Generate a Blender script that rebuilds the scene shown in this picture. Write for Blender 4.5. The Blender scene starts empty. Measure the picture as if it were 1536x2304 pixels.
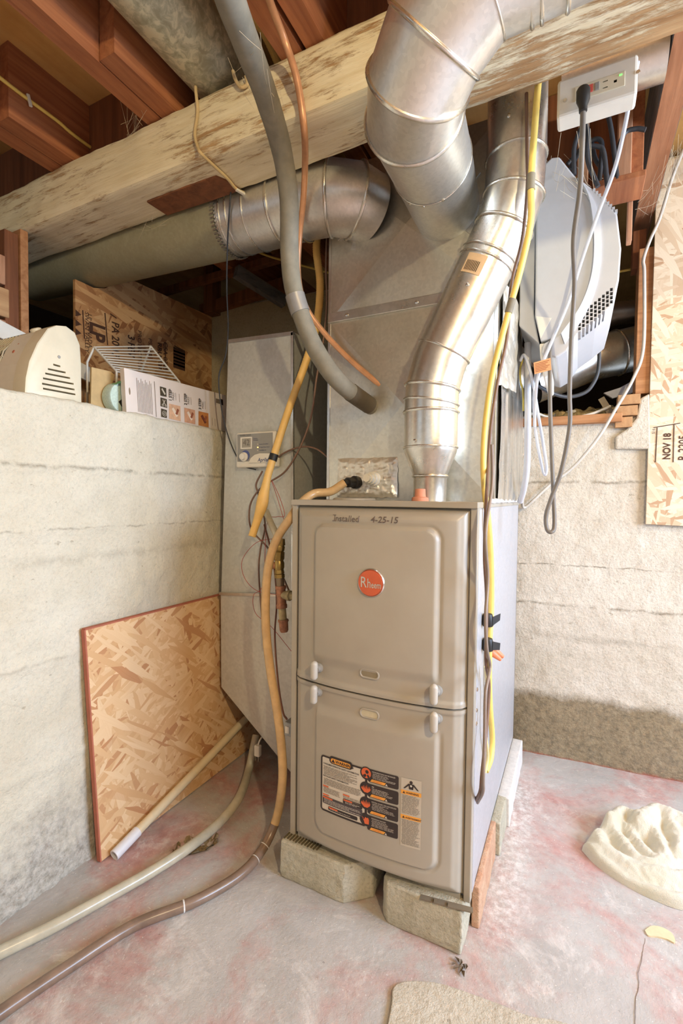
import bpy, bmesh, math, random
from mathutils import Vector, Matrix, noise
random.seed(7)
R = math.radians
scene = bpy.context.scene
COL = scene.collection

# ---------------------------------------------------------------- camera
CAM = Vector((0.638, -1.011, 0.966))
YAW, PITCH, ROLL, FPX = R(-26.499), R(-1.806), R(0.627), 1055.0
_f = Vector((math.sin(YAW)*math.cos(PITCH), math.cos(YAW)*math.cos(PITCH), math.sin(PITCH)))
_r0 = Vector((math.cos(YAW), -math.sin(YAW), 0)); _u0 = _r0.cross(_f)
_r = _r0*math.cos(ROLL) + _u0*math.sin(ROLL); _u = -_r0*math.sin(ROLL) + _u0*math.cos(ROLL)
cd = bpy.data.cameras.new('camera'); cam = bpy.data.objects.new('camera', cd); COL.objects.link(cam)
cd.sensor_fit = 'VERTICAL'; cd.sensor_height = 36; cd.sensor_width = 24
cd.lens = FPX/2304*36; cd.clip_start = 0.02; cd.clip_end = 50
m4 = Matrix((_r, _u, -_f)).transposed().to_4x4(); m4.translation = CAM
cam.matrix_world = m4
scene.camera = cam

# ---------------------------------------------------------------- light
scene.view_settings.view_transform = 'Standard'; scene.view_settings.look = 'None'
scene.view_settings.gamma = 1; scene.view_settings.use_curve_mapping = False
scene.view_settings.exposure = 0.12
scene.cycles.use_adaptive_sampling = True; scene.cycles.adaptive_threshold = 0.03; scene.cycles.max_bounces = 6; scene.cycles.diffuse_bounces = 3; scene.cycles.glossy_bounces = 3; scene.cycles.transmission_bounces = 2
w = bpy.data.worlds.new('world'); scene.world = w; w.use_nodes = True
w.node_tree.nodes['Background'].inputs[0].default_value = (0.75, 0.86, 1.0, 1)
w.node_tree.nodes['Background'].inputs[1].default_value = 1.0
def area(name, loc, target, sx, sy, power, col):
    d = bpy.data.lights.new(name, 'AREA'); d.shape = 'RECTANGLE'; d.size = sx; d.size_y = sy
    d.energy = power; d.color = col
    o = bpy.data.objects.new(name, d); COL.objects.link(o); o.location = loc
    o.rotation_euler = (Vector(target)-Vector(loc)).to_track_quat('-Z', 'Y').to_euler(); return o
def bulb_light(name, loc, power, col, rad):
    d = bpy.data.lights.new(name, 'POINT'); d.energy = power; d.color = col; d.shadow_soft_size = rad
    o = bpy.data.objects.new(name, d); COL.objects.link(o); o.location = loc; return o
# daylight through the basement window on the right, and two bare bulbs under the joists, all out of the picture
area('window_right_offscreen', (2.585, -0.1, 1.25), (0, -0.1, 0.7), 1.3, 0.9, 90, (0.56, 0.73, 1.0))
BULBS = [(1.75, 0.09, 1.80), (1.35, -1.35, 1.80)]
bulb_light('lamp_right_offscreen', BULBS[0], 20, (1.0, 0.82, 0.46), 0.03)
bulb_light('lamp_front_offscreen', BULBS[1], 62, (1.0, 0.83, 0.51), 0.03)

# ---------------------------------------------------------------- helpers
def ray(px, py): return _f + _r*((px-768)/FPX) + _u*((1152-py)/FPX)
def on_y(px, py, y): d = ray(px, py); return CAM + d*((y-CAM.y)/d.y)
def on_x(px, py, x): d = ray(px, py); return CAM + d*((x-CAM.x)/d.x)
def on_z(px, py, z): d = ray(px, py); return CAM + d*((z-CAM.z)/d.z)
def at_d(px, py, dist): return CAM + ray(px, py)*dist
BW_N = Vector((-0.083, 1, 0)); BW_P = Vector((0, 0.844, 0))
def bw_y(x): return 0.844 + 0.083*x
def on_bw(px, py, off=0.0): d = ray(px, py); return CAM + d*((BW_P-Vector((0, off, 0))-CAM).dot(BW_N)/d.dot(BW_N))

def srgb(r, g, b):
    def c(v):
        v /= 255.0
        return v/12.92 if v <= 0.04045 else ((v+0.055)/1.055)**2.4
    return (c(r), c(g), c(b), 1)

class NT:
    def __init__(s, name):
        s.m = bpy.data.materials.new(name); s.m.use_nodes = True; s.t = s.m.node_tree
        s.b = s.t.nodes['Principled BSDF']; s.tc = s.t.nodes.new('ShaderNodeTexCoord')
    def n(s, ty): return s.t.nodes.new(ty)
    def l(s, a, b): s.t.links.new(a, b)
    def set(s, sock, v):
        if hasattr(v, 'is_linked'): s.l(v, sock)
        elif isinstance(v, (int, float)): sock.default_value = v
        else: sock.default_value = v
    def vec(s, scale=(1, 1, 1), rot=(0, 0, 0), loc=(0, 0, 0), src=None):
        mp = s.n('ShaderNodeMapping'); s.l(src or s.tc.outputs['Object'], mp.inputs[0])
        mp.inputs['Scale'].default_value = scale; mp.inputs['Rotation'].default_value = rot; mp.inputs['Location'].default_value = loc
        return mp.outputs[0]
    def noise(s, v, sc, det=4, ro=0.6, dist=0.0, out='Fac'):
        x = s.n('ShaderNodeTexNoise'); s.l(v, x.inputs['Vector']); x.inputs['Scale'].default_value = sc
        x.inputs['Detail'].default_value = det; x.inputs['Roughness'].default_value = ro; x.inputs['Distortion'].default_value = dist
        return x.outputs[out]
    def vor(s, v, sc, feat='F1', out='Distance', rnd=1.0):
        x = s.n('ShaderNodeTexVoronoi'); x.feature = feat; s.l(v, x.inputs['Vector']); x.inputs['Scale'].default_value = sc
        x.inputs['Randomness'].default_value = rnd
        return x.outputs[out]
    def ramp(s, f, stops, interp='LINEAR'):
        x = s.n('ShaderNodeValToRGB'); s.l(f, x.inputs[0]); e = x.color_ramp.elements; x.color_ramp.interpolation = interp
        while len(e) < len(stops): e.new(0.5)
        for i, (p, c) in enumerate(stops):
            e[i].position = p; e[i].color = c if not isinstance(c, (int, float)) else (c, c, c, 1)
        return x.outputs[0]
    def mix(s, f, a, b, blend='MIX'):
        x = s.n('ShaderNodeMix'); x.data_type = 'RGBA'; x.blend_type = blend
        s.set(x.inputs[0], f); s.set(x.inputs[6], a); s.set(x.inputs[7], b); return x.outputs[2]
    def math(s, op, a, b=0.0):
        x = s.n('ShaderNodeMath'); x.operation = op; s.set(x.inputs[0], a); s.set(x.inputs[1], b); return x.outputs[0]
    def sep(s, axis):
        x = s.n('ShaderNodeSeparateXYZ'); s.l(s.tc.outputs['Object'], x.inputs[0]); return x.outputs[axis]
    def bump(s, h, st=0.3, d=0.01):
        x = s.n('ShaderNodeBump'); s.set(x.inputs['Height'], h); x.inputs['Strength'].default_value = st; x.inputs['Distance'].default_value = d
        s.l(x.outputs[0], s.b.inputs['Normal'])
    def out(s, col=None, rough=None, metal=None, spec=None):
        if col is not None: s.set(s.b.inputs['Base Color'], col)
        if rough is not None: s.set(s.b.inputs['Roughness'], rough)
        if metal is not None: s.set(s.b.inputs['Metallic'], metal)
        if spec is not None: s.b.inputs['Specular IOR Level'].default_value = spec
        return s.m

MATS = {}
def plain(name, rgb, rough=0.5, metal=0.0, var=0.08, sc=30, spec=0.5):
    if name in MATS: return MATS[name]
    t = NT(name); c = srgb(*rgb); v = t.vec()
    d = tuple(x*(1-var) for x in c[:3])+(1,); e = tuple(min(1, x*(1+var)) for x in c[:3])+(1,)
    col = t.ramp(t.noise(v, sc, 4), [(0.35, d), (0.65, e)])
    MATS[name] = t.out(col, rough, metal, spec); return MATS[name]

def galv(name, tint=(196, 194, 188), rough=0.3, sp=90, metal=0.92, stain=(150, 128, 96), st=0.25, lo=0.42):
    t = NT(name); v = t.vec()
    cell = t.vor(v, sp, 'F1', 'Color'); c = srgb(*tint)
    bw = t.n('ShaderNodeRGBToBW'); t.l(cell, bw.inputs[0])
    col = t.ramp(bw.outputs[0], [(0.2, tuple(x*0.91 for x in c[:3])+(1,)), (0.8, c)])
    dust = t.ramp(t.noise(v, 7, 5, 0.65), [(0.5, 0.0), (0.8, 1.0)])
    col = t.mix(t.math('MULTIPLY', dust, st), col, srgb(*stain))
    ro = t.math('ADD', t.math('MULTIPLY', t.noise(v, 14, 5, 0.7), lo), rough-0.5*lo)
    return t.out(col, ro, metal)

def osb(name, c1, c2, c3, dark, axes='yz', ang=0.0, sc=1.0):
    """wood strands: six stretched cell layers at different angles, each cell covering or not"""
    t = NT(name)
    base = t.vec(rot=(0, R(90), 0) if axes == 'yz' else (R(90), 0, 0))
    wob = t.noise(base, 9, 3, 0.5, out='Color')
    ad = t.n('ShaderNodeVectorMath'); ad.operation = 'MULTIPLY_ADD'; t.l(wob, ad.inputs[0]); ad.inputs[1].default_value = (0.012, 0.012, 0.0); t.l(base, ad.inputs[2])
    col = t.ramp(t.noise(t.vec(scale=(6, 60, 1), src=t.vec(rot=(0, 0, R(ang)), src=ad.outputs[0])), 2, 5), [(0.3, srgb(*c3)), (0.7, srgb(*c2))])
    hs = None
    for i, (a, fr, st) in enumerate(((20, 56, 0.16), (-35, 48, 0.2), (75, 60, 0.14), (5, 44, 0.15), (-70, 62, 0.2), (40, 50, 0.13))):
        v = t.vec(scale=(st, 1, 0.0), src=t.vec(rot=(0, 0, R(a+ang)), loc=(i*3.13, i*1.77, 0), src=ad.outputs[0]))
        cc = t.vor(v, fr*sc, 'F1', 'Color'); sp = t.n('ShaderNodeSeparateColor'); t.l(cc, sp.inputs[0])
        mk = t.ramp(sp.outputs[0], [(0.62, 0.0), (0.64, 1.0)])
        tone = t.ramp(sp.outputs[1], [(0.05, srgb(*dark)), (0.16, srgb(*c3)), (0.5, srgb(*c2)), (0.85, srgb(*c1))])
        grain = t.noise(t.vec(scale=(4, 90, 1), src=v), 6, 3)
        tone = t.mix(t.ramp(grain, [(0.35, 0.22), (0.6, 0.0)]), tone, srgb(*c3))
        col = t.mix(mk, col, tone)
        h = t.math('MULTIPLY', mk, sp.outputs[2]); hs = h if hs is None else t.math('MAXIMUM', hs, h)
    return t.out(col, 0.72, 0, 0.3)

def wood(name, c1, c2, axis=1, rough=0.8, sc=1.0, dirt=(90, 70, 55), da=0.2):
    t = NT(name); s = [38*sc, 38*sc, 38*sc]; s[axis] = 2.2*sc
    v = t.vec(scale=s); g = t.noise(v, 1.0, 6, 0.65, 0.6)
    col = t.ramp(g, [(0.3, srgb(*c1)), (0.7, srgb(*c2))])
    d = t.ramp(t.noise(t.vec(), 5, 5, 0.7), [(0.45, 0.0), (0.75, 1.0)])
    col = t.mix(t.math('MULTIPLY', d, da), col, srgb(*dirt))
    t.bump(g, 0.35, 0.003)
    return t.out(col, rough)

class MB:
    """collects geometry in world coordinates for ONE mesh object"""
    def __init__(s): s.v = []; s.f = []
    def add(s, vs, fs):
        o = len(s.v); s.v += [Vector(p) for p in vs]; s.f += [tuple(i+o for i in f) for f in fs]; return s
    def box(s, a, b):
        x0, y0, z0 = a; x1, y1, z1 = b
        return s.add([(x0,y0,z0),(x1,y0,z0),(x1,y1,z0),(x0,y1,z0),(x0,y0,z1),(x1,y0,z1),(x1,y1,z1),(x0,y1,z1)],
                     [(3,2,1,0),(4,5,6,7),(0,1,5,4),(1,2,6,5),(2,3,7,6),(3,0,4,7)])
    def bar(s, a, b, w_, h, up=(0, 0, 1)):
        a = Vector(a); b = Vector(b); d = (b-a).normalized(); sd = d.cross(Vector(up)).normalized(); u = sd.cross(d)
        vs = []
        for p in (a, b):
            for i, j in ((-1,-1),(1,-1),(1,1),(-1,1)): vs.append(p+sd*(i*w_/2)+u*(j*h/2))
        return s.add(vs, [(0,1,2,3),(7,6,5,4),(0,4,5,1),(1,5,6,2),(2,6,7,3),(3,7,4,0)])
    def prism(s, poly, ext):
        """closed polygon of 3D points pushed along the vector ext"""
        n = len(poly); e = Vector(ext); vs = [Vector(p) for p in poly]+[Vector(p)+e for p in poly]
        return s.add(vs, [tuple(range(n))[::-1], tuple(range(n, 2*n))]+[(i, (i+1) % n, n+(i+1) % n, n+i) for i in range(n)])
    def tube(s, pts, r, n=10, caps=True, closed=False):
        pts = [Vector(p) for p in pts]; N = len(pts)
        rr = r if isinstance(r, (list, tuple)) else [r]*N
        tg = []
        for i in range(N):
            if closed: d = pts[(i+1) % N]-pts[i-1]
            else: d = pts[min(i+1, N-1)]-pts[max(i-1, 0)]
            tg.append(d.normalized() if d.length > 1e-9 else Vector((0, 0, 1)))
        ref = Vector((0, 0, 1)) if abs(tg[0].z) < 0.9 else Vector((1, 0, 0))
        u = tg[0].cross(ref).normalized(); vs = []
        for i in range(N):
            if i: u = (tg[i-1].rotation_difference(tg[i])) @ u
            u = (u - tg[i]*u.dot(tg[i])).normalized(); v = tg[i].cross(u)
            for k in range(n):
                a = 2*math.pi*k/n; vs.append(pts[i]+(u*math.cos(a)+v*math.sin(a))*rr[i])
        fs = []
        for i in range(N if closed else N-1):
            j = (i+1) % N
            for k in range(n): fs.append((i*n+k, i*n+(k+1) % n, j*n+(k+1) % n, j*n+k))
        if caps and not closed:
            fs.append(tuple(range(n))[::-1]); fs.append(tuple((N-1)*n+k for k in range(n)))
        return s.add(vs, fs)
    def lathe(s, base, axis, prof, n=24):
        """prof: list of (distance along axis, radius)"""
        base = Vector(base); ax = Vector(axis).normalized()
        ref = Vector((0, 0, 1)) if abs(ax.z) < 0.9 else Vector((1, 0, 0))
        u = ax.cross(ref).normalized(); v = ax.cross(u); vs = []
        for (h, r) in prof:
            for k in range(n):
                a = 2*math.pi*k/n; vs.append(base+ax*h+(u*math.cos(a)+v*math.sin(a))*max(r, 1e-5))
        fs = [(i*n+k, i*n+(k+1) % n, (i+1)*n+(k+1) % n, (i+1)*n+k) for i in range(len(prof)-1) for k in range(n)]
        fs.append(tuple(range(n))[::-1]); fs.append(tuple((len(prof)-1)*n+k for k in range(n)))
        return s.add(vs, fs)
    def grid(s, fn, us, vs_, flip=False):
        P = [fn(a, b) for a in us for b in vs_]; n = len(vs_)
        fs = [((i*n+j), (i+1)*n+j, (i+1)*n+j+1, i*n+j+1) for i in range(len(us)-1) for j in range(n-1)]
        if flip: fs = [f[::-1] for f in fs]
        return s.add(P, fs)

def lin(a, b, n): return [a+(b-a)*i/(n-1) for i in range(n)]
def smooth(pts, sub=8):
    p = [Vector(q) for q in pts]; p = [p[0]*2-p[1]]+p+[p[-1]*2-p[-2]]; o = []
    for i in range(1, len(p)-2):
        for k in range(sub):
            t = k/sub; a, b, c, d = p[i-1], p[i], p[i+1], p[i+2]
            o.append(0.5*((2*b)+(c-a)*t+(2*a-5*b+4*c-d)*t*t+(3*b-a-3*c+d)*t**3))
    o.append(p[-2]); return o
def resample(pts, step):
    o = [pts[0].copy()]; acc = 0.0
    for a, b in zip(pts, pts[1:]):
        L = (b-a).length; t = step-acc
        while t <= L and L > 0:
            o.append(a.lerp(b, t/L)); t += step
        acc = L-(t-step) if L > 0 else acc
    return o

def org(parent):
    o = parent; v = Vector((0, 0, 0))
    while o: v += o.location; o = o.parent
    return v
def build(mb, name, mat, parent=None, sm=None, bev=0.0, seg=2, label=None):
    """link the collected geometry as one mesh object; a thing of one mesh gets its origin at its base"""
    if parent: O = org(parent)
    else:
        xs = [p.x for p in mb.v]; ys = [p.y for p in mb.v]; zs = [p.z for p in mb.v]
        O = Vector(((min(xs)+max(xs))/2, (min(ys)+max(ys))/2, min(zs)))
    me = bpy.data.meshes.new(name); me.from_pydata([tuple(p-O) for p in mb.v], [], mb.f); me.update()
    bm = bmesh.new(); bm.from_mesh(me); bmesh.ops.recalc_face_normals(bm, faces=bm.faces); bm.to_mesh(me); bm.free()
    me.materials.append(mat)
    if sm is not None:
        for p in me.polygons: p.use_smooth = True
        me.set_sharp_from_angle(angle=R(sm))
    o = bpy.data.objects.new(name, me); COL.objects.link(o)
    if parent: o.parent = parent
    else: o.location = O
    if bev:
        b = o.modifiers.new('bevel', 'BEVEL'); b.width = bev; b.segments = seg; b.limit_method = 'ANGLE'; b.angle_limit = R(40)
    if label: o['label'] = label
    return o
def tag(o, label, cat, group=None):
    o['label'] = label; o['category'] = cat
    if group: o['group'] = group
    return o
def struct(o): o['kind'] = 'structure'; return o
def thing(name, label, cat, loc, group=None):
    o = bpy.data.objects.new(name, None); COL.objects.link(o); o.location = loc; o.empty_display_size = 0.05
    return tag(o, label, cat, group)

def carve(o, cut):
    """cut real recesses into a mesh object with the collected cutter shapes (world coordinates)"""
    O = org(o.parent) if o.parent else o.location
    c = build(cut, 'cutter', o.data.materials[0]); m_ = o.modifiers.new('cut', 'BOOLEAN'); m_.operation = 'DIFFERENCE'; m_.object = c; m_.solver = 'EXACT'; m_.use_self = True
    bpy.context.view_layer.update(); dg = bpy.context.evaluated_depsgraph_get()
    me = bpy.data.meshes.new_from_object(o.evaluated_get(dg)); o.modifiers.clear(); o.data = me; bpy.data.objects.remove(c)

def text_mb(body, size, origin, right, up, mapf=None, align='LEFT', bold=0.0, sx=1.0, thick=0.0, shear=0.0):
    c = bpy.data.curves.new('t', 'FONT'); c.body = body; c.size = size; c.align_x = align; c.offset = bold; c.resolution_u = 3; c.shear = shear
    o = bpy.data.objects.new('t', c); COL.objects.link(o)
    dg = bpy.context.evaluated_depsgraph_get(); me = o.evaluated_get(dg).to_mesh()
    r = Vector(right); u = Vector(up); O = Vector(origin); mb = MB()
    vs = [O+r*(v.co.x*sx)+u*v.co.y for v in me.vertices]
    if mapf: vs = [mapf(p) for p in vs]
    mb.add(vs, [tuple(p.vertices) for p in me.polygons])
    o.evaluated_get(dg).to_mesh_clear(); bpy.data.objects.remove(o); bpy.data.curves.remove(c)
    return mb

def duct(path, r, n=36):
    """mitred sheet-metal pipe: returns the mesh builder and the ring of points at every joint"""
    P = [Vector(p) for p in path]; rr = r if isinstance(r, (list, tuple)) else [r]*len(P)
    D = [(b-a).normalized() for a, b in zip(P, P[1:])]
    ref = Vector((0, 0, 1)) if abs(D[0].z) < 0.9 else Vector((1, 0, 0))
    u = D[0].cross(ref).normalized(); rings = []
    for i, p in enumerate(P):
        di = D[max(i-1, 0)]; dn = D[min(i, len(D)-1)]
        v = di.cross(u); nn = (di+dn).normalized(); ring = []
        for k in range(n):
            a = 2*math.pi*k/n; o = (u*math.cos(a)+v*math.sin(a))*rr[i]
            o = o - di*(o.dot(nn)/di.dot(nn)); ring.append(p+o)
        rings.append(ring)
        u = di.rotation_difference(dn) @ u; u = (u-dn*u.dot(dn)).normalized()
    mb = MB(); N = len(P)
    mb.add([q for rg in rings for q in rg], [(i*n+k, i*n+(k+1) % n, (i+1)*n+(k+1) % n, (i+1)*n+k) for i in range(N-1) for k in range(n)])
    return mb, rings
def bead(ring, r=0.0035, n=6, grow=0.001):
    c = sum(ring, Vector())/len(ring)
    return MB().tube([q+(q-c).normalized()*grow for q in ring], r, n, closed=True)
def ring_at(p, d, r, n=36):
    p = Vector(p); d = Vector(d).normalized(); ref = Vector((0, 0, 1)) if abs(d.z) < 0.9 else Vector((1, 0, 0))
    u = d.cross(ref).normalized(); v = d.cross(u)
    return [p+(u*math.cos(2*math.pi*k/n)+v*math.sin(2*math.pi*k/n))*r for k in range(n)]

# ---------------------------------------------------------------- materials
def concrete(name, c1, c2, pit, lowc=None, low_h=0.2, low_w=0.08, red=False, sc=1.0, fine_amt=0.25, seams=()):
    t = NT(name); v = t.vec()
    col = t.ramp(t.noise(v, 4*sc, 6, 0.65), [(0.3, srgb(*c1)), (0.7, srgb(*c2))])
    fine = t.noise(v, 130, 3, 0.7)
    col = t.mix(t.ramp(fine, [(0.36, fine_amt), (0.5, 0.0)]), col, srgb(*pit))
    pits = t.ramp(t.noise(t.vec(scale=(1, 1, 1.6)), 30, 4, 0.65), [(0.66, 0.0), (0.71, 1.0)])
    col = t.mix(t.math('MULTIPLY', pits, 0.55), col, srgb(*pit))
    h = t.noise(v, 60, 5, 0.72)
    if lowc:
        z = t.math('ADD', t.sep('Z'), t.math('MULTIPLY', t.math('SUBTRACT', t.noise(v, 7, 6, 0.7), 0.5), low_w*3.2))
        mk = t.ramp(t.math('MULTIPLY', t.math('SUBTRACT', z, low_h-low_w/2), 1/low_w), [(0.0, 1.0), (1.0, 0.0)])
        lc = t.ramp(t.noise(v, 55, 6, 0.75), [(0.35, srgb(*lowc[0])), (0.6, srgb(*lowc[1]))])
        col = t.mix(t.math('MULTIPLY', mk, 0.85), col, lc)
    if seams:
        zw = t.math('ADD', t.sep('Z'), t.math('MULTIPLY', t.math('SUBTRACT', t.noise(t.vec(scale=(1, 1, 0.2)), 9, 4, 0.7), 0.5), 0.03))
        br = t.ramp(t.noise(v, 15, 4, 0.75), [(0.40, 0.0), (0.56, 1.0)])
    for (zz, wd, am) in seams:
        q = t.math('ABSOLUTE', t.math('SUBTRACT', zw, zz))
        ln = t.ramp(q, [(0.0, 1.0), (wd, 0.0)])
        col = t.mix(t.math('MULTIPLY', t.math('MULTIPLY', ln, br), am), col, srgb(118, 106, 86))
    if red:
        z = t.math('ADD', t.sep('Z'), t.math('MULTIPLY', t.noise(v, 22, 5, 0.7), 0.03))
        mk = t.ramp(z, [(0.012, 1.0), (0.024, 0.0)])
        col = t.mix(t.math('MULTIPLY', mk, 0.8), col, srgb(165, 84, 70))
    t.bump(h, 0.75, 0.008)
    return t.out(col, 0.9, 0, 0.25)
M_WALL_L = concrete('painted concrete left', (208, 199, 176), (226, 220, 201), (150, 140, 120), ((134, 126, 114), (196, 190, 180)), 0.17, 0.16, fine_amt=0.15, seams=((1.032, 0.007, 0.6), (0.878, 0.004, 0.5), (0.80, 0.02, 0.25), (0.56, 0.006, 0.3)))
M_WALL_B = concrete('painted concrete back', (198, 186, 166), (220, 210, 194), (136, 124, 102), ((96, 80, 52), (146, 126, 92)), 0.235, 0.05, red=True, seams=((1.03, 0.007, 0.75), (0.722, 0.0035, 0.85), (0.577, 0.007, 0.8), (0.46, 0.02, 0.25)))
M_WALL_P = concrete('painted basement wall', (188, 178, 160), (206, 198, 182), (130, 120, 104))
M_CREAM = concrete('cream stucco', (176, 160, 124), (196, 182, 148), (130, 112, 84))
M_BLOCK = concrete('paver concrete', (176, 168, 146), (200, 194, 174), (112, 104, 82), sc=3)
M_PATCH = concrete('patch cement', (186, 176, 158), (206, 198, 182), (130, 120, 100), sc=3)

def floor_mat():
    t = NT('worn painted concrete floor'); v = t.vec()
    col = t.ramp(t.noise(v, 5, 5, 0.7), [(0.3, srgb(168, 163, 158)), (0.7, srgb(194, 189, 184))])
    rm = t.ramp(t.noise(t.vec(loc=(3.3, 1.2, 0)), 3.4, 6, 0.72, 0.4), [(0.44, 0.0), (0.62, 1.0)])
    col = t.mix(t.math('MULTIPLY', rm, 0.62), col, t.ramp(t.noise(v, 40, 4), [(0.3, srgb(172, 98, 88)), (0.7, srgb(200, 142, 132))]))
    wm = t.ramp(t.noise(t.vec(loc=(9, 4, 0)), 8, 5, 0.75, 0.6), [(0.55, 0.0), (0.72, 1.0)])
    col = t.mix(t.math('MULTIPLY', wm, 0.6), col, srgb(228, 222, 216))
    # white mineral bloom beside the furnace flank
    ef = t.math('ABSOLUTE', t.math('ADD', t.sep('X'), 0.8-0.505)); ey = t.math('ABSOLUTE', t.math('ADD', t.sep('Y'), -0.85-0.38))
    em = t.math('MULTIPLY', t.ramp(ef, [(0.02, 1.0), (0.07, 0.0)]), t.ramp(ey, [(0.25, 1.0), (0.42, 0.0)]))
    col = t.mix(t.math('MULTIPLY', em, t.ramp(t.noise(v, 60, 6, 0.75), [(0.42, 0.0), (0.66, 0.8)])), col, srgb(226, 223, 220))
    sp = t.ramp(t.noise(v, 210, 2, 0.5), [(0.70, 0.0), (0.74, 1.0)])
    col = t.mix(t.math('MULTIPLY', sp, 0.7), col, srgb(226, 222, 214))
    dk = t.ramp(t.noise(t.vec(loc=(1, 8, 0)), 60, 3, 0.6), [(0.70, 0.0), (0.76, 1.0)])
    col = t.mix(t.math('MULTIPLY', dk, 0.4), col, srgb(110, 98, 88))
    t.bump(t.noise(v, 90, 4, 0.7), 0.5, 0.004)
    return t.out(col, t.ramp(t.noise(v, 12, 4), [(0.3, 0.45), (0.7, 0.75)]), 0, 0.35)
M_FLOOR = floor_mat()

def beam_mat():
    t = NT('peeling whitewashed timber'); v = t.vec()
    g = t.noise(t.vec(scale=(2.2, 60, 60)), 1.0, 6, 0.7, 0.15)
    wd = t.ramp(g, [(0.3, srgb(150, 108, 66)), (0.7, srgb(212, 174, 126))])
    wh = t.ramp(t.noise(t.vec(scale=(4, 70, 70)), 1.2, 5, 0.7), [(0.25, srgb(226, 208, 166)), (0.7, srgb(246, 234, 202))])
    m1 = t.noise(t.vec(scale=(9, 75, 75)), 1.0, 6, 0.8, 0.2); m2 = t.noise(t.vec(scale=(1, 2.2, 2.2)), 3.4, 4, 0.6)
    # the paint has worn off more towards the right-hand end of the timber
    sx = t.math('MULTIPLY', t.math('SUBTRACT', t.sep('X'), 0.10), 0.40)
    mm = t.math('SUBTRACT', t.math('ADD', t.math('MULTIPLY', m1, 0.55), t.math('MULTIPLY', m2, 0.45)), t.math('MINIMUM', t.math('MAXIMUM', sx, 0.0), 0.115))
    mk = t.ramp(mm, [(0.40, 0.0), (0.47, 1.0)])
    col = t.mix(t.math('MULTIPLY', mk, 0.95), wd, wh)
    t.bump(t.math('ADD', t.math('MULTIPLY', mk, 0.4), g), 0.6, 0.004)
    return t.out(col, 0.85, 0, 0.25)
M_BEAM = beam_mat()
M_JOIST = wood('old red joist wood', (140, 80, 48), (190, 122, 76), 1)
M_JOIST_G = wood('grey weathered joist wood', (86, 84, 84), (130, 126, 122), 1)
M_STUD = wood('pinkish stud wood', (170, 118, 84), (206, 156, 120), 2)
M_SILL = wood('orange sill wood', (160, 104, 62), (202, 148, 100), 0)
M_BROWN = wood('brown framing board', (104, 60, 34), (146, 90, 54), 2)
M_PLY = wood('golden plywood', (204, 152, 84), (228, 182, 112), 1, sc=0.25, dirt=(150, 96, 44), da=0.35)
M_LATH = wood('lath wood', (170, 124, 82), (204, 160, 112), 1)
M_CARD = plain('brown cardboard', (196, 166, 118), 0.9)
M_OSB_L = osb('strand board bright', (230, 198, 156), (220, 182, 136), (211, 168, 121), (190, 138, 96), 'yz', 10, 1.25)
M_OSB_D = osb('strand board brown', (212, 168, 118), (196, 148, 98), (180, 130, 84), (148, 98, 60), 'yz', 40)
M_OSB_R = osb('strand board pale', (224, 206, 178), (214, 192, 162), (204, 178, 146), (178, 142, 108), 'xz', 80, 1.3)
M_REDEDGE = plain('red painted edge', (178, 104, 80), 0.8)
M_GALV = galv('galvanised sheet', (206, 203, 196), 0.34)
M_GALV_S = galv('shiny galvanised pipe', (224, 222, 214), 0.30, 140, 0.92, st=0.12, lo=0.25)
M_GALV_W = galv('satin galvanised duct', (220, 217, 209), 0.40, 160, 0.85, st=0.12, lo=0.2)
M_GALV_D = galv('dull old galvanised pipe', (168, 162, 132), 0.6, 150, 0.3, (146, 136, 100), 0.5)
def mottled():
    t = NT('mottled old galvanised pipe'); v = t.vec()
    a = t.noise(v, 40, 5, 0.65, 0.6)
    col = t.ramp(a, [(0.40, srgb(160, 154, 126)), (0.5, srgb(180, 174, 146)), (0.58, srgb(206, 198, 166))])
    return t.out(col, 0.6, 0.2)
M_GALV_M = mottled()
M_GALV_P = galv('satin galvanised panel', (216, 212, 198), 0.36, 140, 0.8, st=0.25, lo=0.3)
M_GALV_R = galv('matte galvanised drop', (206, 206, 198), 0.5, 120, 0.45, st=0.2)
M_BEADS = galv('seam bead', (220, 216, 206), 0.28, 200, 0.95, st=0.1, lo=0.2)
def foil_mat():
    t = NT('crumpled foil'); v = t.vec()
    t.bump(t.vor(v, 70, 'F1', 'Distance'), 0.45, 0.004)
    return t.out(srgb(228, 222, 208), 0.42, 0.7)
M_FOIL = foil_mat()
def taupe():
    t = NT('taupe enamel'); v = t.vec()
    col = t.ramp(t.noise(v, 6, 4), [(0.3, srgb(164, 155, 140)), (0.7, srgb(172, 164, 149))])
    t.bump(t.noise(v, 420, 2), 0.05, 0.001)
    return t.out(col, 0.36, 0.0, 0.5)
M_TAUPE = taupe()
M_CABSIDE = galv('silver cabinet side', (204, 205, 210), 0.45, 160, 0.55, (176, 174, 172), 0.25, 0.2)
M_WHITE = plain('white plastic', (226, 220, 206), 0.4, var=0.03)
M_CREAMP = plain('cream plastic', (218, 208, 182), 0.38, var=0.03)
M_LGREY = plain('light grey plastic', (192, 192, 193), 0.4, var=0.02)
M_MGREY = plain('mid grey plastic', (150, 148, 142), 0.45, var=0.03)
M_LATCH = plain('pale grey latch', (186, 180, 168), 0.4, var=0.03)
M_BLACK = plain('black rubber', (34, 32, 30), 0.5)
M_YEL = plain('yellow cable jacket', (236, 206, 110), 0.45, var=0.06)
M_YELH = plain('yellow corrugated hose', (236, 192, 112), 0.5, var=0.06)
M_COPPER = plain('copper tube', (214, 158, 116), 0.4, 0.35, 0.12)
M_FOAM = plain('grey foam insulation', (130, 123, 106), 0.8, var=0.12)
M_AMBER = plain('amber vinyl tube', (204, 168, 118), 0.22, var=0.10)
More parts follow.
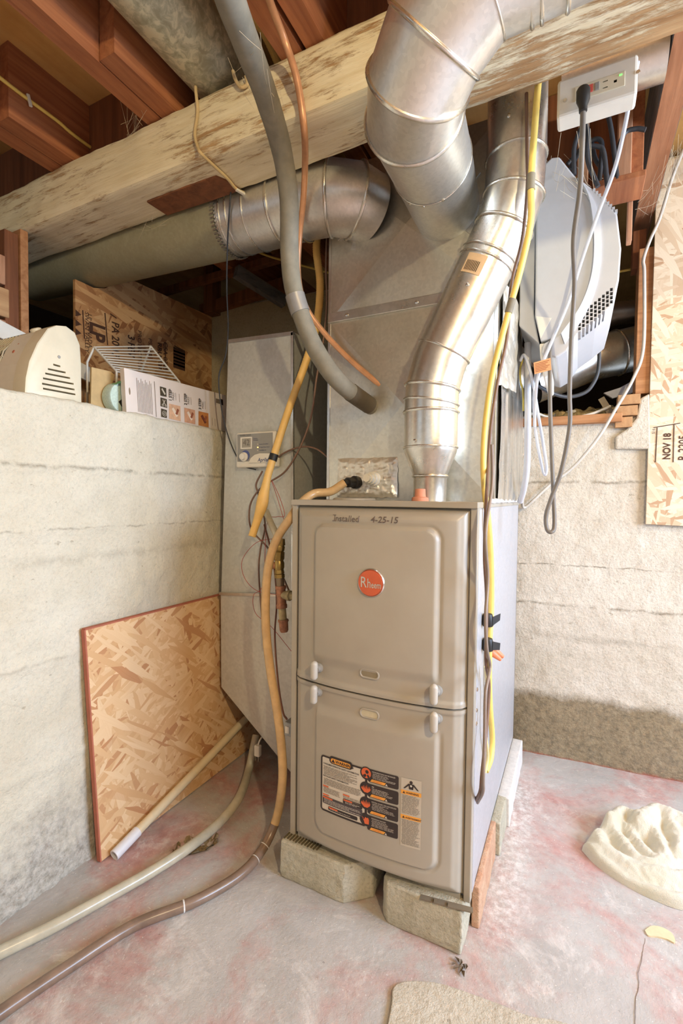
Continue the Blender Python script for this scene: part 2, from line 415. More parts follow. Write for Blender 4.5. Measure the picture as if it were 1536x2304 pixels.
M_HOSE = plain('milky vinyl hose', (188, 180, 158), 0.25, var=0.10)
M_PVC = plain('ivory pipe', (222, 204, 168), 0.4, var=0.05)
M_CLEAR = plain('clear tubing', (206, 210, 222), 0.2, var=0.04)
M_BROWNW = plain('brown wire jacket', (122, 94, 78), 0.5)
M_REDW = plain('red wire', (176, 70, 62), 0.5)
M_BLUEW = plain('blue wire', (70, 74, 110), 0.5)
M_GREYC = plain('grey power cord', (112, 104, 94), 0.5)
M_BLKC = plain('dark cord', (58, 60, 64), 0.5)
M_BRASS = plain('old brass', (160, 134, 78), 0.4, 0.65, 0.2)
M_RUSTP = plain('rusty iron fitting', (168, 118, 90), 0.7, 0.2, 0.25, 80)
M_TAN = plain('tan iron fitting', (182, 166, 124), 0.7, 0.2, 0.2, 80)
M_ORANGE = plain('orange plastic', (226, 132, 92), 0.5)
M_TERRA = plain('terracotta cap', (206, 138, 108), 0.7)
M_BRICK = concrete('brick red', (188, 138, 108), (210, 176, 146), (150, 116, 92), sc=6)
M_LWHITE = plain('white dusty mortar', (214, 210, 204), 0.95, var=0.08, sc=90)
M_TWINE = plain('twine', (206, 180, 132), 0.95)
M_INK = plain('black ink', (40, 32, 28), 0.8)
M_INKB = plain('worn printing ink', (78, 50, 34), 0.9)
M_MARK = plain('marker ink', (98, 84, 76), 0.7)
M_LBLACK = plain('label black', (52, 42, 38), 0.5)
M_LORANGE = plain('label orange red', (222, 104, 58), 0.5)
M_LYEL = plain('label amber', (232, 160, 66), 0.5)
M_LPAPER = plain('label paper', (206, 196, 180), 0.5, var=0.02)
M_LTEXT = plain('label pale print', (196, 186, 172), 0.5)
M_SILVER = plain('chrome rim', (214, 208, 198), 0.22, 0.95, 0.02)
M_LOGO = plain('orange red badge', (206, 98, 62), 0.35, 0.2, 0.05)
M_INSUL = concrete('loose fill insulation', (150, 128, 84), (206, 188, 142), (90, 70, 44), sc=12)
M_WEB = plain('cobweb', (206, 190, 160), 0.9)

# ---------------------------------------------------------------- setting
def fb(p, s, o=4): return noise.fractal(p*s, 1.0, 2.0, o)
# floor: fine mesh where it is seen, coarse beyond; a broken-out hollow beside the hose
xs = [-1.0, -0.8]+lin(-0.62, 1.25, 150)+[1.6, 2.1, 2.6]; ys = [-3.0, -2.0, -1.2]+lin(-0.75, 1.05, 145)+[1.3]
HOL = Vector((-0.285, -0.045))
def floor_pt(x, y):
    p = Vector((x, y, 0)); z = 0.0012*fb(p, 14)+0.0012*fb(p, 3)
    a = Vector((x-HOL.x, y-HOL.y)); u = a.x*0.55+a.y*0.83; v_ = -a.x*0.83+a.y*0.55
    d = math.hypot(u/0.062, v_/0.034)+0.22*fb(p, 45)
    z -= 0.030*max(0, min(1, (1.05-d)/0.35))
    return (x, y, z)
FLOOR = struct(build(MB().grid(floor_pt, xs, ys), 'floor', M_FLOOR, sm=60))
# cement patch on the floor
pp = [on_z(*q, 0.002) for q in ((868, 2330), (880, 2262), (885, 2226), (915, 2212), (985, 2216), (1060, 2240), (1130, 2266), (1190, 2290), (1250, 2300), (1350, 2330))]
pp = smooth(pp, 5)
mb = MB().prism([(p.x, p.y, -0.004) for p in pp], (0, 0, 0.011)); build(mb, 'cement_patch', M_PATCH, FLOOR, bev=0.003, label='pale raised cement patch on the floor')
# smear of plaster on the right of the floor
pp = smooth([on_z(*q, 0) for q in ((1450, 2096), (1466, 2086), (1490, 2090), (1512, 2104), (1518, 2124), (1500, 2116), (1478, 2110), (1458, 2108), (1450, 2096))], 4)[:-1]
build(MB().prism([(p.x, p.y, -0.002) for p in pp], (0, 0, 0.0055)), 'plaster_smear', plain('plaster', (216, 196, 158), 0.9), FLOOR, label='cream plaster smear stuck to the floor')

def holl(u, a):
    p = Vector((HOL.x+u*(0.060*math.cos(a)*0.55-0.034*math.sin(a)*0.83), HOL.y+u*(0.060*math.cos(a)*0.83+0.034*math.sin(a)*0.55), 0)); k = 1+0.15*fb(p, 40)
    x, y, z = floor_pt(HOL.x+(p.x-HOL.x)*k, HOL.y+(p.y-HOL.y)*k); return (x, y, z+0.0010+0.003*abs(fb(Vector((x, y, 0)), 55))*u)
build(MB().grid(holl, lin(0.02, 1.02, 16), lin(0, 2*math.pi, 48)), 'broken_hollow', concrete('broken aggregate', (128, 110, 82), (166, 148, 116), (84, 70, 50), sc=12), FLOOR, sm=50, label='crumbling broken-out hollow in the floor')
ck = smooth([on_z(*q, 0.001) for q in ((1452, 2112), (1446, 2140), (1442, 2165), (1436, 2185), (1436, 2215), (1430, 2250), (1428, 2310))], 6)
mbk = MB()
for a_, b_ in zip(ck, ck[1:]): mbk.bar(a_+Vector((0.002*fb(a_, 60), 0, 0)), b_+Vector((0.002*fb(b_, 60), 0, 0)), 0.0007, 0.0008)
build(mbk, 'floor_crack', plain('crack dirt', (120, 98, 84), 0.95), FLOOR)
# left foundation wall with its wide ledge: form-board lines are real ridges
def wl(s, y):
    if s <= 1.19: x, z, n = -0.5, s, (1, 0)
    elif s <= 1.215:
        a = (s-1.19)/0.025*math.pi/2; x, z, n = -0.512+0.012*math.cos(a), 1.19+0.012*math.sin(a), (math.cos(a), math.sin(a))
    else: x, z, n = -0.512-(s-1.215), 1.202, (0, 1)
    p = Vector((x, y, z)); d = 0.0035*fb(p, 22)+0.0035*fb(p, 6)+0.0015*fb(p, 60)
    for zz, h in ((1.032, 0.006), (0.878, 0.003), (0.56, 0.004), (0.30, 0.004)):
        q = (z-zz-0.008*fb(Vector((0, y, zz)), 6))/0.011
        if n[0] > 0.5: d += h*math.exp(-q*q)*(1+1.2*fb(p, 40))
    if z < 0.16 and n[0] > 0.5: d += 0.010*(0.16-z)/0.16*(0.6+abs(fb(p, 30)))
    return (x+n[0]*d, y, z+n[1]*d)
ss = lin(0.0, 1.19, 110)+lin(1.193, 1.215, 6)+lin(1.23, 1.75, 26)
ysl = [-3.0, -2.0, -1.2]+lin(-0.9, 0.9, 160)+[1.1, 2.4]
WL = struct(build(MB().grid(wl, ss, ysl), 'wall_left', M_WALL_L, sm=60))

# back foundation wall: low on the right below the crawlspace opening, higher behind the return duct
def wb_top(x):
    if x < 0.10: return 1.87
    if x < 0.11: return 1.87-(x-0.10)/0.01*0.63
    if x < 0.78: return 1.24+0.008*fb(Vector((x, 0, 0)), 20)
    if x < 0.86: return 1.24+(x-0.78)/0.08*0.10
    return 2.12
def wb(x, s):
    top = wb_top(x); y0 = bw_y(x)
    if s <= 1: z = min(s*2.12, top); y = y0; n = (0, -1, 0)
    else: z = top; y = y0+(s-1)*(0.6 if x < 0.80 else 0.08); n = (0, 0, 1)
    p = Vector((x, y, z)); d = 0.003*fb(p, 24)+0.003*fb(p, 5)
    if n[1]:
        for zz, h in ((1.03, 0.004), (0.722, 0.001), (0.577, 0.003)):
            q = (z-zz-0.006*fb(Vector((x, 0, zz)), 7))/0.006
            d += h*math.exp(-q*q)*(0.8+1.4*fb(p, 45))
        if z < 0.235: d -= 0.004
    return (x, y-abs(n[1])*d, z+n[2]*d*2)
xs = [-1.6, -1.2]+lin(-1.0, 0.09, 40)+[0.10, 0.11]+lin(0.13, 1.15, 110)+[1.6, 2.7]
WB = struct(build(MB().grid(wb, xs, lin(0, 1, 190)+lin(1.05, 1.5, 10)), 'wall_back', M_WALL_B, sm=60))
# cream stucco patch of the back wall above the ledge
mb = MB().grid(lambda x, z: (x, bw_y(x)-0.012+0.003*fb(Vector((x, 0, z)), 12), z), lin(-0.96, 0.05, 40), lin(1.19, 1.86, 30))
build(mb, 'stucco_facing', M_CREAM, WB, sm=60)
# right wall with the window, front wall with an added window letting in sky light, both out of view
def wall_with_hole(name, plane, c, u0, u1, z1, h0, h1, hz0, hz1):
    mb = MB()
    for (a, b, lo, hi) in ((u0, h0, 0, z1), (h1, u1, 0, z1), (h0, h1, 0, hz0), (h0, h1, hz1, z1)):
        mb.box((c, a, lo), (c+0.15, b, hi)) if plane == 'x' else mb.box((a, c-0.15, lo), (b, c, hi))
    return struct(build(mb, name, M_WALL_P))
wall_with_hole('wall_right', 'x', 2.6, -3.0, 1.3, 2.14, -0.8, 0.6, 0.75, 1.75)
wall_with_hole('wall_front', 'y', -3.0, -1.0, 2.6, 2.14, 0.0, 1.8, 0.85, 1.85)
def window(name, a, b):
    fr = MB(); x0, y0, z0 = a; x1, y1, z1 = b; t_ = 0.04
    ax = 1 if abs(x1-x0) < 0.1 else 0
    def bx(u0, u1, v0, v1):
        if ax: fr.box((x0, u0, v0), (x1, u1, v1))
        else: fr.box((u0, y0, v0), (u1, y1, v1))
    u0, u1 = (y0, y1) if ax else (x0, x1)
    bx(u0, u0+t_, z0, z1); bx(u1-t_, u1, z0, z1); bx(u0, u1, z0, z0+t_); bx(u0, u1, z1-t_, z1); um = (u0+u1)/2; bx(um-0.015, um+0.015, z0, z1)
    return struct(build(fr, name, M_WHITE))
window('window_1', (2.66, -0.8, 0.75), (2.70, 0.6, 1.75)); window('window_added', (0.0, -3.10, 0.85), (1.8, -3.06, 1.85))
# subfloor overhead and the dark crawlspace beyond the back wall
struct(build(MB().box((-2.4, -3.15, 2.135), (2.75, 3.0, 2.155)), 'ceiling', M_PLY))
mb = MB().box((-2.4, 2.6, 0.9), (2.75, 2.62, 2.135)).box((-2.42, -3.0, 1.1), (-2.4, 2.6, 2.135)).box((2.75, 1.2, 0.9), (2.77, 2.6, 2.135)).box((-2.4, 1.35, 1.05), (2.75, 2.6, 1.07)).box((-2.4, -3.0, 1.10), (-0.99, 1.35, 1.15))
struct(build(mb, 'wall_crawlspace', plain('crawlspace earth', (70, 52, 38), 0.95)))

# ---------------------------------------------------------------- timber frame
BY0, BY1, BZ0, BZ1 = -0.115, 0.035, 1.80, 1.943
bt = thing('timber_beam', 'long whitewashed timber beam with peeling paint carrying the joists', 'beam', (0.2, -0.04, BZ0))
def beam_pt(k, x):
    c = [(BY0, BZ0), (BY1, BZ0), (BY1, BZ1), (BY0, BZ1)]; i = int(k) % 4; f = k-int(k)
    a, b = c[i], c[(i+1) % 4]; y, z = a[0]+(b[0]-a[0])*f, a[1]+(b[1]-a[1])*f
    p = Vector((x, y, z)); e = 0.004*fb(p, 9)+0.0018*fb(Vector((x*3, y*30, z*30)), 1)
    cy, cz = y-(BY0+BY1)/2, z-(BZ0+BZ1)/2; L = math.hypot(cy, cz); rd = 0.0065*max(0, (L-0.092)/0.012)
    return (x, y+(e-rd)*cy/L, z+(min(e, 0.001 if z > 1.93 else 1)-rd)*cz/L)
ks = [i+f for i in range(4) for f in lin(0, 1, 13)[:-1]]+[3.9999]
mb = MB().grid(beam_pt, ks, lin(-1.25, 1.35, 180)+[1.7, 2.15, 2.59]); build(mb, 'beam_body', M_BEAM, bt, sm=50)
pp = [on_z(*q, BZ0) for q in ((330, 452), (400, 424), (486, 394), (520, 408), (546, 432), (470, 458), (376, 482))]
build(MB().prism([(p.x, min(p.y, 0.027), BZ0-0.0045) for p in pp], (0, 0, 0.008)), 'bare_wood_patch', M_BROWN, bt, bev=0.0015, label='bare brown wood patch under the beam')
JG = 'floor joists overhead'
def joist(x0, x1, y0, y1, label, mat=None, z0=1.943):
    mb = MB(); n = 24
    def f(k, y):
        c = [(x0, z0), (x1, z0), (x1, 2.135), (x0, 2.135)]; i = int(k) % 4; fr = k-int(k); a, b = c[i], c[(i+1) % 4]
        p = Vector((a[0]+(b[0]-a[0])*fr, y, a[1]+(b[1]-a[1])*fr)); e = 0.0008*fb(p, 20)
        return (p.x+e, y, p.z+(abs(e) if p.z < 2 else 0))
    mb.grid(f, [i+q for i in range(4) for q in (0, 0.06, 0.5, 0.94)]+[3.999], lin(y0, y1, n))
    for yy in (y0, y1): mb.add([(x0, yy, z0), (x1, yy, z0), (x1, yy, 2.135), (x0, yy, 2.135)], [(0, 1, 2, 3)])
    return tag(build(mb, 'floor_joist', mat or M_JOIST, sm=40), label, 'joist', JG)
joist(-0.397, -0.349, -3.0, 0.2, 'red-brown joist of the lapped pair beside the mottled round duct, running out over the room')
joist(-0.345, -0.297, -0.285, 2.5, 'red-brown lapped joist whose cut end shows, next to the mottled round duct')
joist(-0.810, -0.758, -3.0, 0.2, 'red-brown joist farthest along the beam above the concrete ledge')
joist(-0.754, -0.700, -0.285, 2.5, 'dark red lapped joist with a yellow cable stapled along its side')
joist(0.024, 0.077, -3.0, 0.3, 'orange-brown joist end on the beam behind the copper tube')
joist(0.088, 0.133, -3.0, 2.5, 'orange-brown joist on the beam beside the narrow dark gap')
joist(0.44, 0.49, -3.0, 0.045, 'joist above the bend of the big elbow duct')
joist(0.798, 0.853, 0.0, 1.09, 'grey-sided joist with rough bark scars above the pale strand board', M_JOIST_G)
joist(1.25, 1.30, -3.0, 0.90, 'joist past the strand board, outside the furnace corner')
joist(1.66, 1.71, -3.0, 0.90, 'joist carrying the bare bulb fixtures')
# underside of the grey joist is sawn brown wood
gj = [o for o in bpy.data.objects if o.name.startswith('floor_joist') and 'grey-sided' in o['label']][0]
build(MB().box((0.7995, 0.03, 1.9405), (0.8515, 1.088, 1.9445)), 'sawn_underside', wood('sawn brown underside', (150, 94, 58), (190, 132, 92), 1), gj, label='sawn brown underside of the joist')
for (x0, x1, yy, lb) in ((-0.70, -0.397, -0.06, 'dark blocking board between joists above the beam near the yellow cable'), (0.133, 0.44, 0.0, 'dark red blocking board between joists behind the elbow duct'), (-1.2, -0.81, -0.06, 'dark blocking board between joists at the ledge end of the beam')):
    tag(build(MB().box((x0, yy, 1.943), (x1, yy+0.045, 2.135)), 'blocking_board', M_BROWN, bev=0.002), lb, 'board')

# ---------------------------------------------------------------- furnace
FW, FD, FB, FT = 0.454, 0.787, 0.095, 0.959
SEAM = 0.517
fu = thing('furnace', 'tall taupe gas furnace with two bowed doors standing on concrete blocks', 'furnace', (FW/2, 0.4, FB))
mb = MB()
t_ = 0.004
mb.box((0.0, 0.004, FB), (t_, 0.06, FT)).box((0.0, 0.20, FB), (t_, FD, FT)).box((0.0, 0.06, FB), (t_, 0.20, 0.60)).box((0.0, 0.06, 0.86), (t_, 0.20, FT)).box((FW-t_, 0.004, FB), (FW, FD, FT)).box((0, FD-t_, FB), (FW, FD, FT)).box((0, 0.01, FB), (FW, FD, FB+t_)).box((t_, 0.03, FB), (FW-t_, 0.034, FT))
build(mb, 'cabinet', M_CABSIDE, fu)
# front corner flanges, taupe
for (xa_, xb_) in ((-0.002, 0.013), (FW-0.013, FW+0.002)): build(MB().box((xa_, -0.006, FB), (xb_, 0.012, FT-0.012)), 'corner_flange', M_TAUPE, fu, bev=0.002)
mb = MB().box((-0.003, -0.012, FT-0.014), (FW+0.003, FD, FT)); build(mb, 'top_panel', M_TAUPE, fu, bev=0.002)
mb = MB().lathe((0.115, 0.115, FT-0.001), (0, 0, 1), [(0, 0.058), (0.005, 0.056), (0.007, 0.050), (0.007, 0.001)], 28)
build(mb, 'knockout_cap', M_TAUPE, fu, sm=30)
build(MB().box((0.02, -0.004, FB-0.002), (FW-0.02, 0.03, FB+0.012)), 'base_rail', M_TAUPE, fu, bev=0.002)
DX0, DX1 = 0.0115, 0.4425
def sd_rr(x, z, x0, x1, z0, z1, r):
    cx, cz = (x0+x1)/2, (z0+z1)/2; qx = abs(x-cx)-(x1-x0)/2+r; qz = abs(z-cz)-(z1-z0)/2+r
    return math.hypot(max(qx, 0), max(qz, 0))+min(max(qx, qz), 0)-r
def sst(a, b, x): t = max(0, min(1, (x-a)/(b-a))); return t*t*(3-2*t)
def door_y(x, z):
    s = (x-(DX0+DX1)/2)/((DX1-DX0)/2)
    bow = 0.006+0.026*(1-min(1, abs(s))**2.4)
    if z > SEAM: d = sd_rr(x, z, 0.078, 0.382, SEAM-0.2, 0.902, 0.028)
    else: d = sd_rr(x, z, 0.086, 0.388, 0.155, SEAM+0.2, 0.03)
    fade = sst(0.045, 0.075, abs(z-SEAM))
    emb = 0.0070*(1-sst(-0.0075, 0.0, d))*fade - 0.0022*math.exp(-((d-0.0035)/0.0032)**2)*fade
    # rolled door rim
    if z > SEAM: e = min(x-DX0, DX1-x, 0.944-z)
    else: e = min(x-DX0, DX1-x, z-(FB+0.008))
    rim = 0.010*sst(0.0, 0.012, e)+0.0035*sst(0.017, 0.026, e)
    lip = 0.004*(1-sst(0.010, 0.016, abs(z-SEAM)))
    return -(bow*sst(-0.002, 0.02, e)*0.999+rim+emb+lip-0.004)
def door(name, z0, z1, label):
    xs = lin(DX0, DX1, 150); zs = lin(z0, z1, 140); mb = MB()
    P = lambda x, z: (x, door_y(x, z), z)
    mb.grid(P, xs, zs)
    rim = [P(x, z0) for x in xs]+[P(DX1, z) for z in zs[1:]]+[P(x, z1) for x in xs[::-1][1:]]+[P(DX0, z) for z in zs[::-1][1:-1]]
    n = len(rim); mb.add(rim+[(p[0], 0.02, p[2]) for p in rim], [(i, (i+1) % n, n+(i+1) % n, n+i) for i in range(n)])
    me = build(mb, name, M_TAUPE, fu, sm=35, label=label); return me
UD = door('upper_door', SEAM+0.0022, 0.944, 'upper taupe bowed door with a handwritten install date')
LD = door('lower_door', FB+0.008, SEAM-0.0022, 'lower taupe bowed door with a warning label')
def on_door(p, off=0.0007): return Vector((p.x, door_y(p.x, p.z)-off, p.z))
def dxz(px, py, k=-0.045):
    p = on_y(px, py, k)
    for _ in range(4): p = on_y(px, py, door_y(p.x, p.z))
    return p
def decal_rect(x0, x1, z0, z1, off, r=0.0, skew=None):
    mb = MB()
    if r <= 0:
        n = max(2, int((x1-x0)/0.006)+2)
        return mb.grid(lambda x, z: on_door(Vector((x, 0, z)), off), lin(x0, x1, n), lin(z0, z1, 3))
    pts = []
    for (cx, cz, a0) in ((x1-r, z1-r, 0), (x0+r, z1-r, 90), (x0+r, z0+r, 180), (x1-r, z0+r, 270)):
        for k in range(6): a = R(a0+18*k); pts.append((cx+r*math.cos(a), cz+r*math.sin(a)))
    # strips so that the sticker follows the bow
    cols = sorted(set([round(x, 5) for x in lin(x0, x1, max(4, int((x1-x0)/0.006)))]+[round(p[0], 5) for p in pts]))
    def zr(x):
        dx = max(0, (x0+r)-x, x-(x1-r)); h = r-math.sqrt(max(0, r*r-dx*dx)); return z0+h, z1-h
    vs = []; 
    for x in cols:
        a, b = zr(x); vs += [on_door(Vector((x, 0, a)), off), on_door(Vector((x, 0, (a+b)/2)), off), on_door(Vector((x, 0, b)), off)]
    fs = []
    for i in range(len(cols)-1):
        for j in (0, 1): fs.append((3*i+j, 3*i+3+j, 3*i+4+j, 3*i+1+j))
    return mb.add(vs, fs)
def decal_poly(pts, off):
    return MB().add([on_door(Vector((x, 0, z)), off) for x, z in pts], [tuple(range(len(pts)))])
def disc(cx, cz, r, off, n=24): return decal_poly([(cx+r*math.cos(2*math.pi*k/n), cz+r*math.sin(2*math.pi*k/n)) for k in range(n)], off)
def dtext(body, size, x, z, mat, parent, name='lettering', off=0.0016, align='LEFT', bold=0.0, sx=1.0, ang=0.0, shear=0.0):
    ca, sa = math.cos(ang), math.sin(ang)
    mb = text_mb(body, size, (x, 0, z), (ca, 0, sa), (-sa, 0, ca), lambda p: on_door(p, off), align, bold, sx, shear=shear)
    return build(mb, name, mat, parent)
# handwriting
p = dxz(750, 1170); q = dxz(832, 1174)
dtext('Installed', 0.0205, p.x, p.z-0.002, M_MARK, UD, 'handwriting', sx=1.0, ang=-0.01, shear=0.06)
for zz_ in (0.0005, 0.0140):
    build(MB().grid(lambda x, z: on_door(Vector((x, 0, z)), 0.0016), lin(p.x-0.0025, p.x+0.0065, 4), [p.z-0.002+zz_-0.0006, p.z-0.002+zz_+0.0006]), 'handwriting', M_MARK, UD)
dtext('4-25-15', 0.0195, q.x+0.002, q.z-0.001, M_MARK, UD, 'handwriting', sx=1.05, ang=0.0, bold=0.0002, shear=0.12)
# round badge
c = dxz(835, 1311); bc = (c.x, c.z)
yb = door_y(c.x, c.z)
bd = build(MB().lathe((c.x, yb+0.004, c.z), (0, -1, 0), [(0, 0.0325), (0.006, 0.0325), (0.0085, 0.0305), (0.0075, 0.0285), (0.0065, 0.028)], 40), 'badge', M_SILVER, UD, sm=35, label='round chrome-rimmed orange-red maker badge')
build(MB().lathe((c.x, yb+0.002, c.z), (0, -1, 0), [(0, 0.0283), (0.0095, 0.0283), (0.0100, 0.020)], 40), 'badge_face', M_LOGO, bd, sm=35)
def badge_text(body, size, dx, dz, bold=0.0, sx=1.0):
    mb = text_mb(body, size, (c.x+dx, yb-0.0086, c.z+dz), (1, 0, 0), (0, 0, 1), None, 'LEFT', bold, sx); build(mb, 'badge_letters', M_SILVER, bd)
badge_text('R', 0.034, -0.0235, -0.010, 0.0001, 0.78); badge_text('h', 0.0290, -0.0068, -0.010, 0.0002, 0.66); badge_text('eem', 0.0205, 0.0030, -0.010, 0.0002, 0.68)
# latch knobs: vertical pills on round collars
for (px_, py_, par) in ((709, 1507, UD), (708, 1561, LD), (976, 1562, UD), (976, 1625, LD)):
    p = on_y(px_, py_, -0.052); y0 = door_y(p.x, p.z)
    lk = build(MB().lathe((p.x, y0+0.004, p.z), (0, -1, 0), [(0, 0.0125), (0.008, 0.012), (0.010, 0.009), (0.020, 0.008)], 20), 'latch_collar', M_MGREY, par, sm=35)
    mb = MB(); rr = 0.0088; h = 0.0225; sec = []
    for (dy, k) in ((0.0, 0.72), (-0.004, 0.95), (-0.009, 1.0), (-0.013, 0.8), (-0.015, 0.35)):
        sec.append([(p.x+rr*k*math.cos(a), y0-0.017+dy, p.z+(h-rr)*(1 if math.sin(a) >= 0 else -1)+rr*k*math.sin(a)) for a in [R(15*i) for i in range(24)]])
    mb.add([v for s_ in sec for v in s_], [(i*24+k, i*24+(k+1) % 24, (i+1)*24+(k+1) % 24, (i+1)*24+k) for i in range(len(sec)-1) for k in range(24)]+[tuple(range(24)), tuple(range(4*24, 5*24))])
    build(mb, 'latch_knob', M_LATCH, lk, sm=50)
# oval sight windows
for (px_, py_, par, mt) in ((831, 1516, UD, plain('smoked window', (140, 128, 104), 0.2)), (831, 1606, LD, plain('cream window', (196, 186, 158), 0.25))):
    p = dxz(px_, py_); y0 = door_y(p.x, p.z)
    def oval(hw, hh): return [Vector((p.x+(hw-hh)*(1 if math.cos(a) >= 0 else -1)+hh*math.cos(a), y0-0.001, p.z+hh*math.sin(a))) for a in [R(15*i+7.5) for i in range(24)]]
    o_ = build(MB().tube(oval(0.0225, 0.0095), 0.0024, 8, closed=True), 'window_rim', M_TAUPE, par, sm=50)
    build(MB().prism([q+Vector((0, 0.002, 0)) for q in oval(0.0215, 0.0085)], (0, -0.0022, 0)), 'sight_glass', mt, o_)

# warning sticker on the lower door (u across, v down from its top-left corner)
SX0, SZ1, SW, SH = 0.108, 0.352, 0.198, 0.160
wlb = build(decal_rect(SX0, SX0+0.128, SZ1-0.132, SZ1-0.002, 0.0006, 0.008), 'warning_sticker', M_LPAPER, LD, label='black-framed safety warning sticker with orange symbols')
def frame_strip(x0, x1, z0, z1): return decal_rect(x0, x1, z0, z1, 0.0010)
mb = MB()
for q in ((SX0, SX0+0.0042, SZ1-0.128, SZ1-0.008), (SX0+0.007, SX0+0.115, SZ1-0.0042, SZ1), (SX0+0.007, SX0+0.118, SZ1-0.1345, SZ1-0.130)):
    s_ = frame_strip(*q); mb.add(s_.v, s_.f)
for (cx, cz, a0) in ((SX0+0.008, SZ1-0.008, 90), (SX0+0.008, SZ1-0.1265, 180)):
    ar = [R(a0+15*k) for k in range(7)]
    mb.add([on_door(Vector((cx+rr_*math.cos(a), 0, cz+rr_*math.sin(a))), 0.001) for a in ar for rr_ in (0.008, 0.0038)], [(2*i, 2*i+2, 2*i+3, 2*i+1) for i in range(6)])
build(mb, 'sticker_frame', M_LBLACK, wlb)
build(decal_rect(SX0+0.024, SX0+0.086, SZ1-0.014, SZ1+0.0045, 0.0012, 0.008), 'sticker_header', M_LBLACK, wlb)
build(decal_rect(SX0+0.028, SX0+0.082, SZ1-0.0115, SZ1-0.0005, 0.0014, 0.0052), 'sticker_header', M_LYEL, wlb)
dtext('WARNING', 0.0098, SX0+0.041, SZ1-0.0095, M_LBLACK, wlb, off=0.0017, bold=0.0003)
build(decal_poly([(SX0+0.030, SZ1-0.010), (SX0+0.040, SZ1-0.010), (SX0+0.035, SZ1-0.0015)], 0.0017), 'warning_triangle', M_LBLACK, wlb)
dtext('CONSUMER/OPERATOR SAFETY INFORMATION', 0.0052, SX0+0.007, SZ1-0.0205, M_INK, wlb, bold=0.00008, sx=0.86)
dtext('INSTALLER SAFETY INFORMATION', 0.0052, SX0+0.007, SZ1-0.0500, M_INK, wlb, bold=0.00008, sx=0.86)
def lines(x0, x1, z, n, dz, mat, par, seed, h=0.0011):
    rr = random.Random(seed); mb = MB()
    for i in range(n):
        x = x0+rr.uniform(0, 0.002); e = x1-rr.uniform(0, 0.3*(x1-x0)) if rr.random() < 0.35 else x1-rr.uniform(0, 0.004)
        while x < e:
            wv = rr.uniform(0.003, 0.011); b = min(e, x+wv)
            s_ = decal_rect(x, b, z-i*dz-h, z-i*dz, 0.0013); mb.add(s_.v, s_.f); x = b+0.0012
    return build(mb, 'small_print', mat, par)
M_SP = plain('small print', (124, 112, 100), 0.6)
lines(SX0+0.007, SX0+0.100, SZ1-0.0245, 8, 0.0027, M_SP, wlb, 1); lines(SX0+0.007, SX0+0.108, SZ1-0.054, 6, 0.0027, M_SP, wlb, 2)
lines(SX0+0.007, SX0+0.055, SZ1-0.076, 5, 0.0027, M_SP, wlb, 3); lines(SX0+0.062, SX0+0.110, SZ1-0.080, 4, 0.0027, M_SP, wlb, 4)
for (a, b, z) in ((0.007, 0.022, 0.0715), (0.007, 0.024, 0.0925), (0.062, 0.079, 0.0755)):
    build(decal_rect(SX0+a, SX0+b, SZ1-z-0.0032, SZ1-z, 0.0014), 'orange_tab', M_LORANGE, wlb)
build(decal_rect(SX0+0.006, SX0+0.112, SZ1-0.1155, SZ1-0.0975, 0.0012, 0.003), 'black_box', plain('label slate', (74, 66, 66), 0.5), wlb)
build(decal_rect(SX0+0.062, SX0+0.112, SZ1-0.0975, SZ1-0.086, 0.0012, 0.003), 'black_box', M_LBLACK, wlb)
build(decal_rect(SX0+0.022, SX0+0.100, SZ1-0.1275, SZ1-0.1185, 0.0012, 0.003), 'black_box', M_LBLACK, wlb)
lines(SX0+0.009, SX0+0.108, SZ1-0.1035, 4, 0.0028, M_LTEXT, wlb, 5); lines(SX0+0.066, SX0+0.108, SZ1-0.0925, 2, 0.0026, M_LTEXT, wlb, 6); lines(SX0+0.026, SX0+0.096, SZ1-0.1235, 1, 0.0026, M_LTEXT, wlb, 7)
for (a, b, z) in ((0.007, 0.034, 0.0985), (0.064, 0.086, 0.0872), (0.024, 0.048, 0.1195)):
    build(decal_rect(SX0+a, SX0+b, SZ1-z-0.0036, SZ1-z, 0.0016), 'orange_tab', M_LORANGE, wlb)
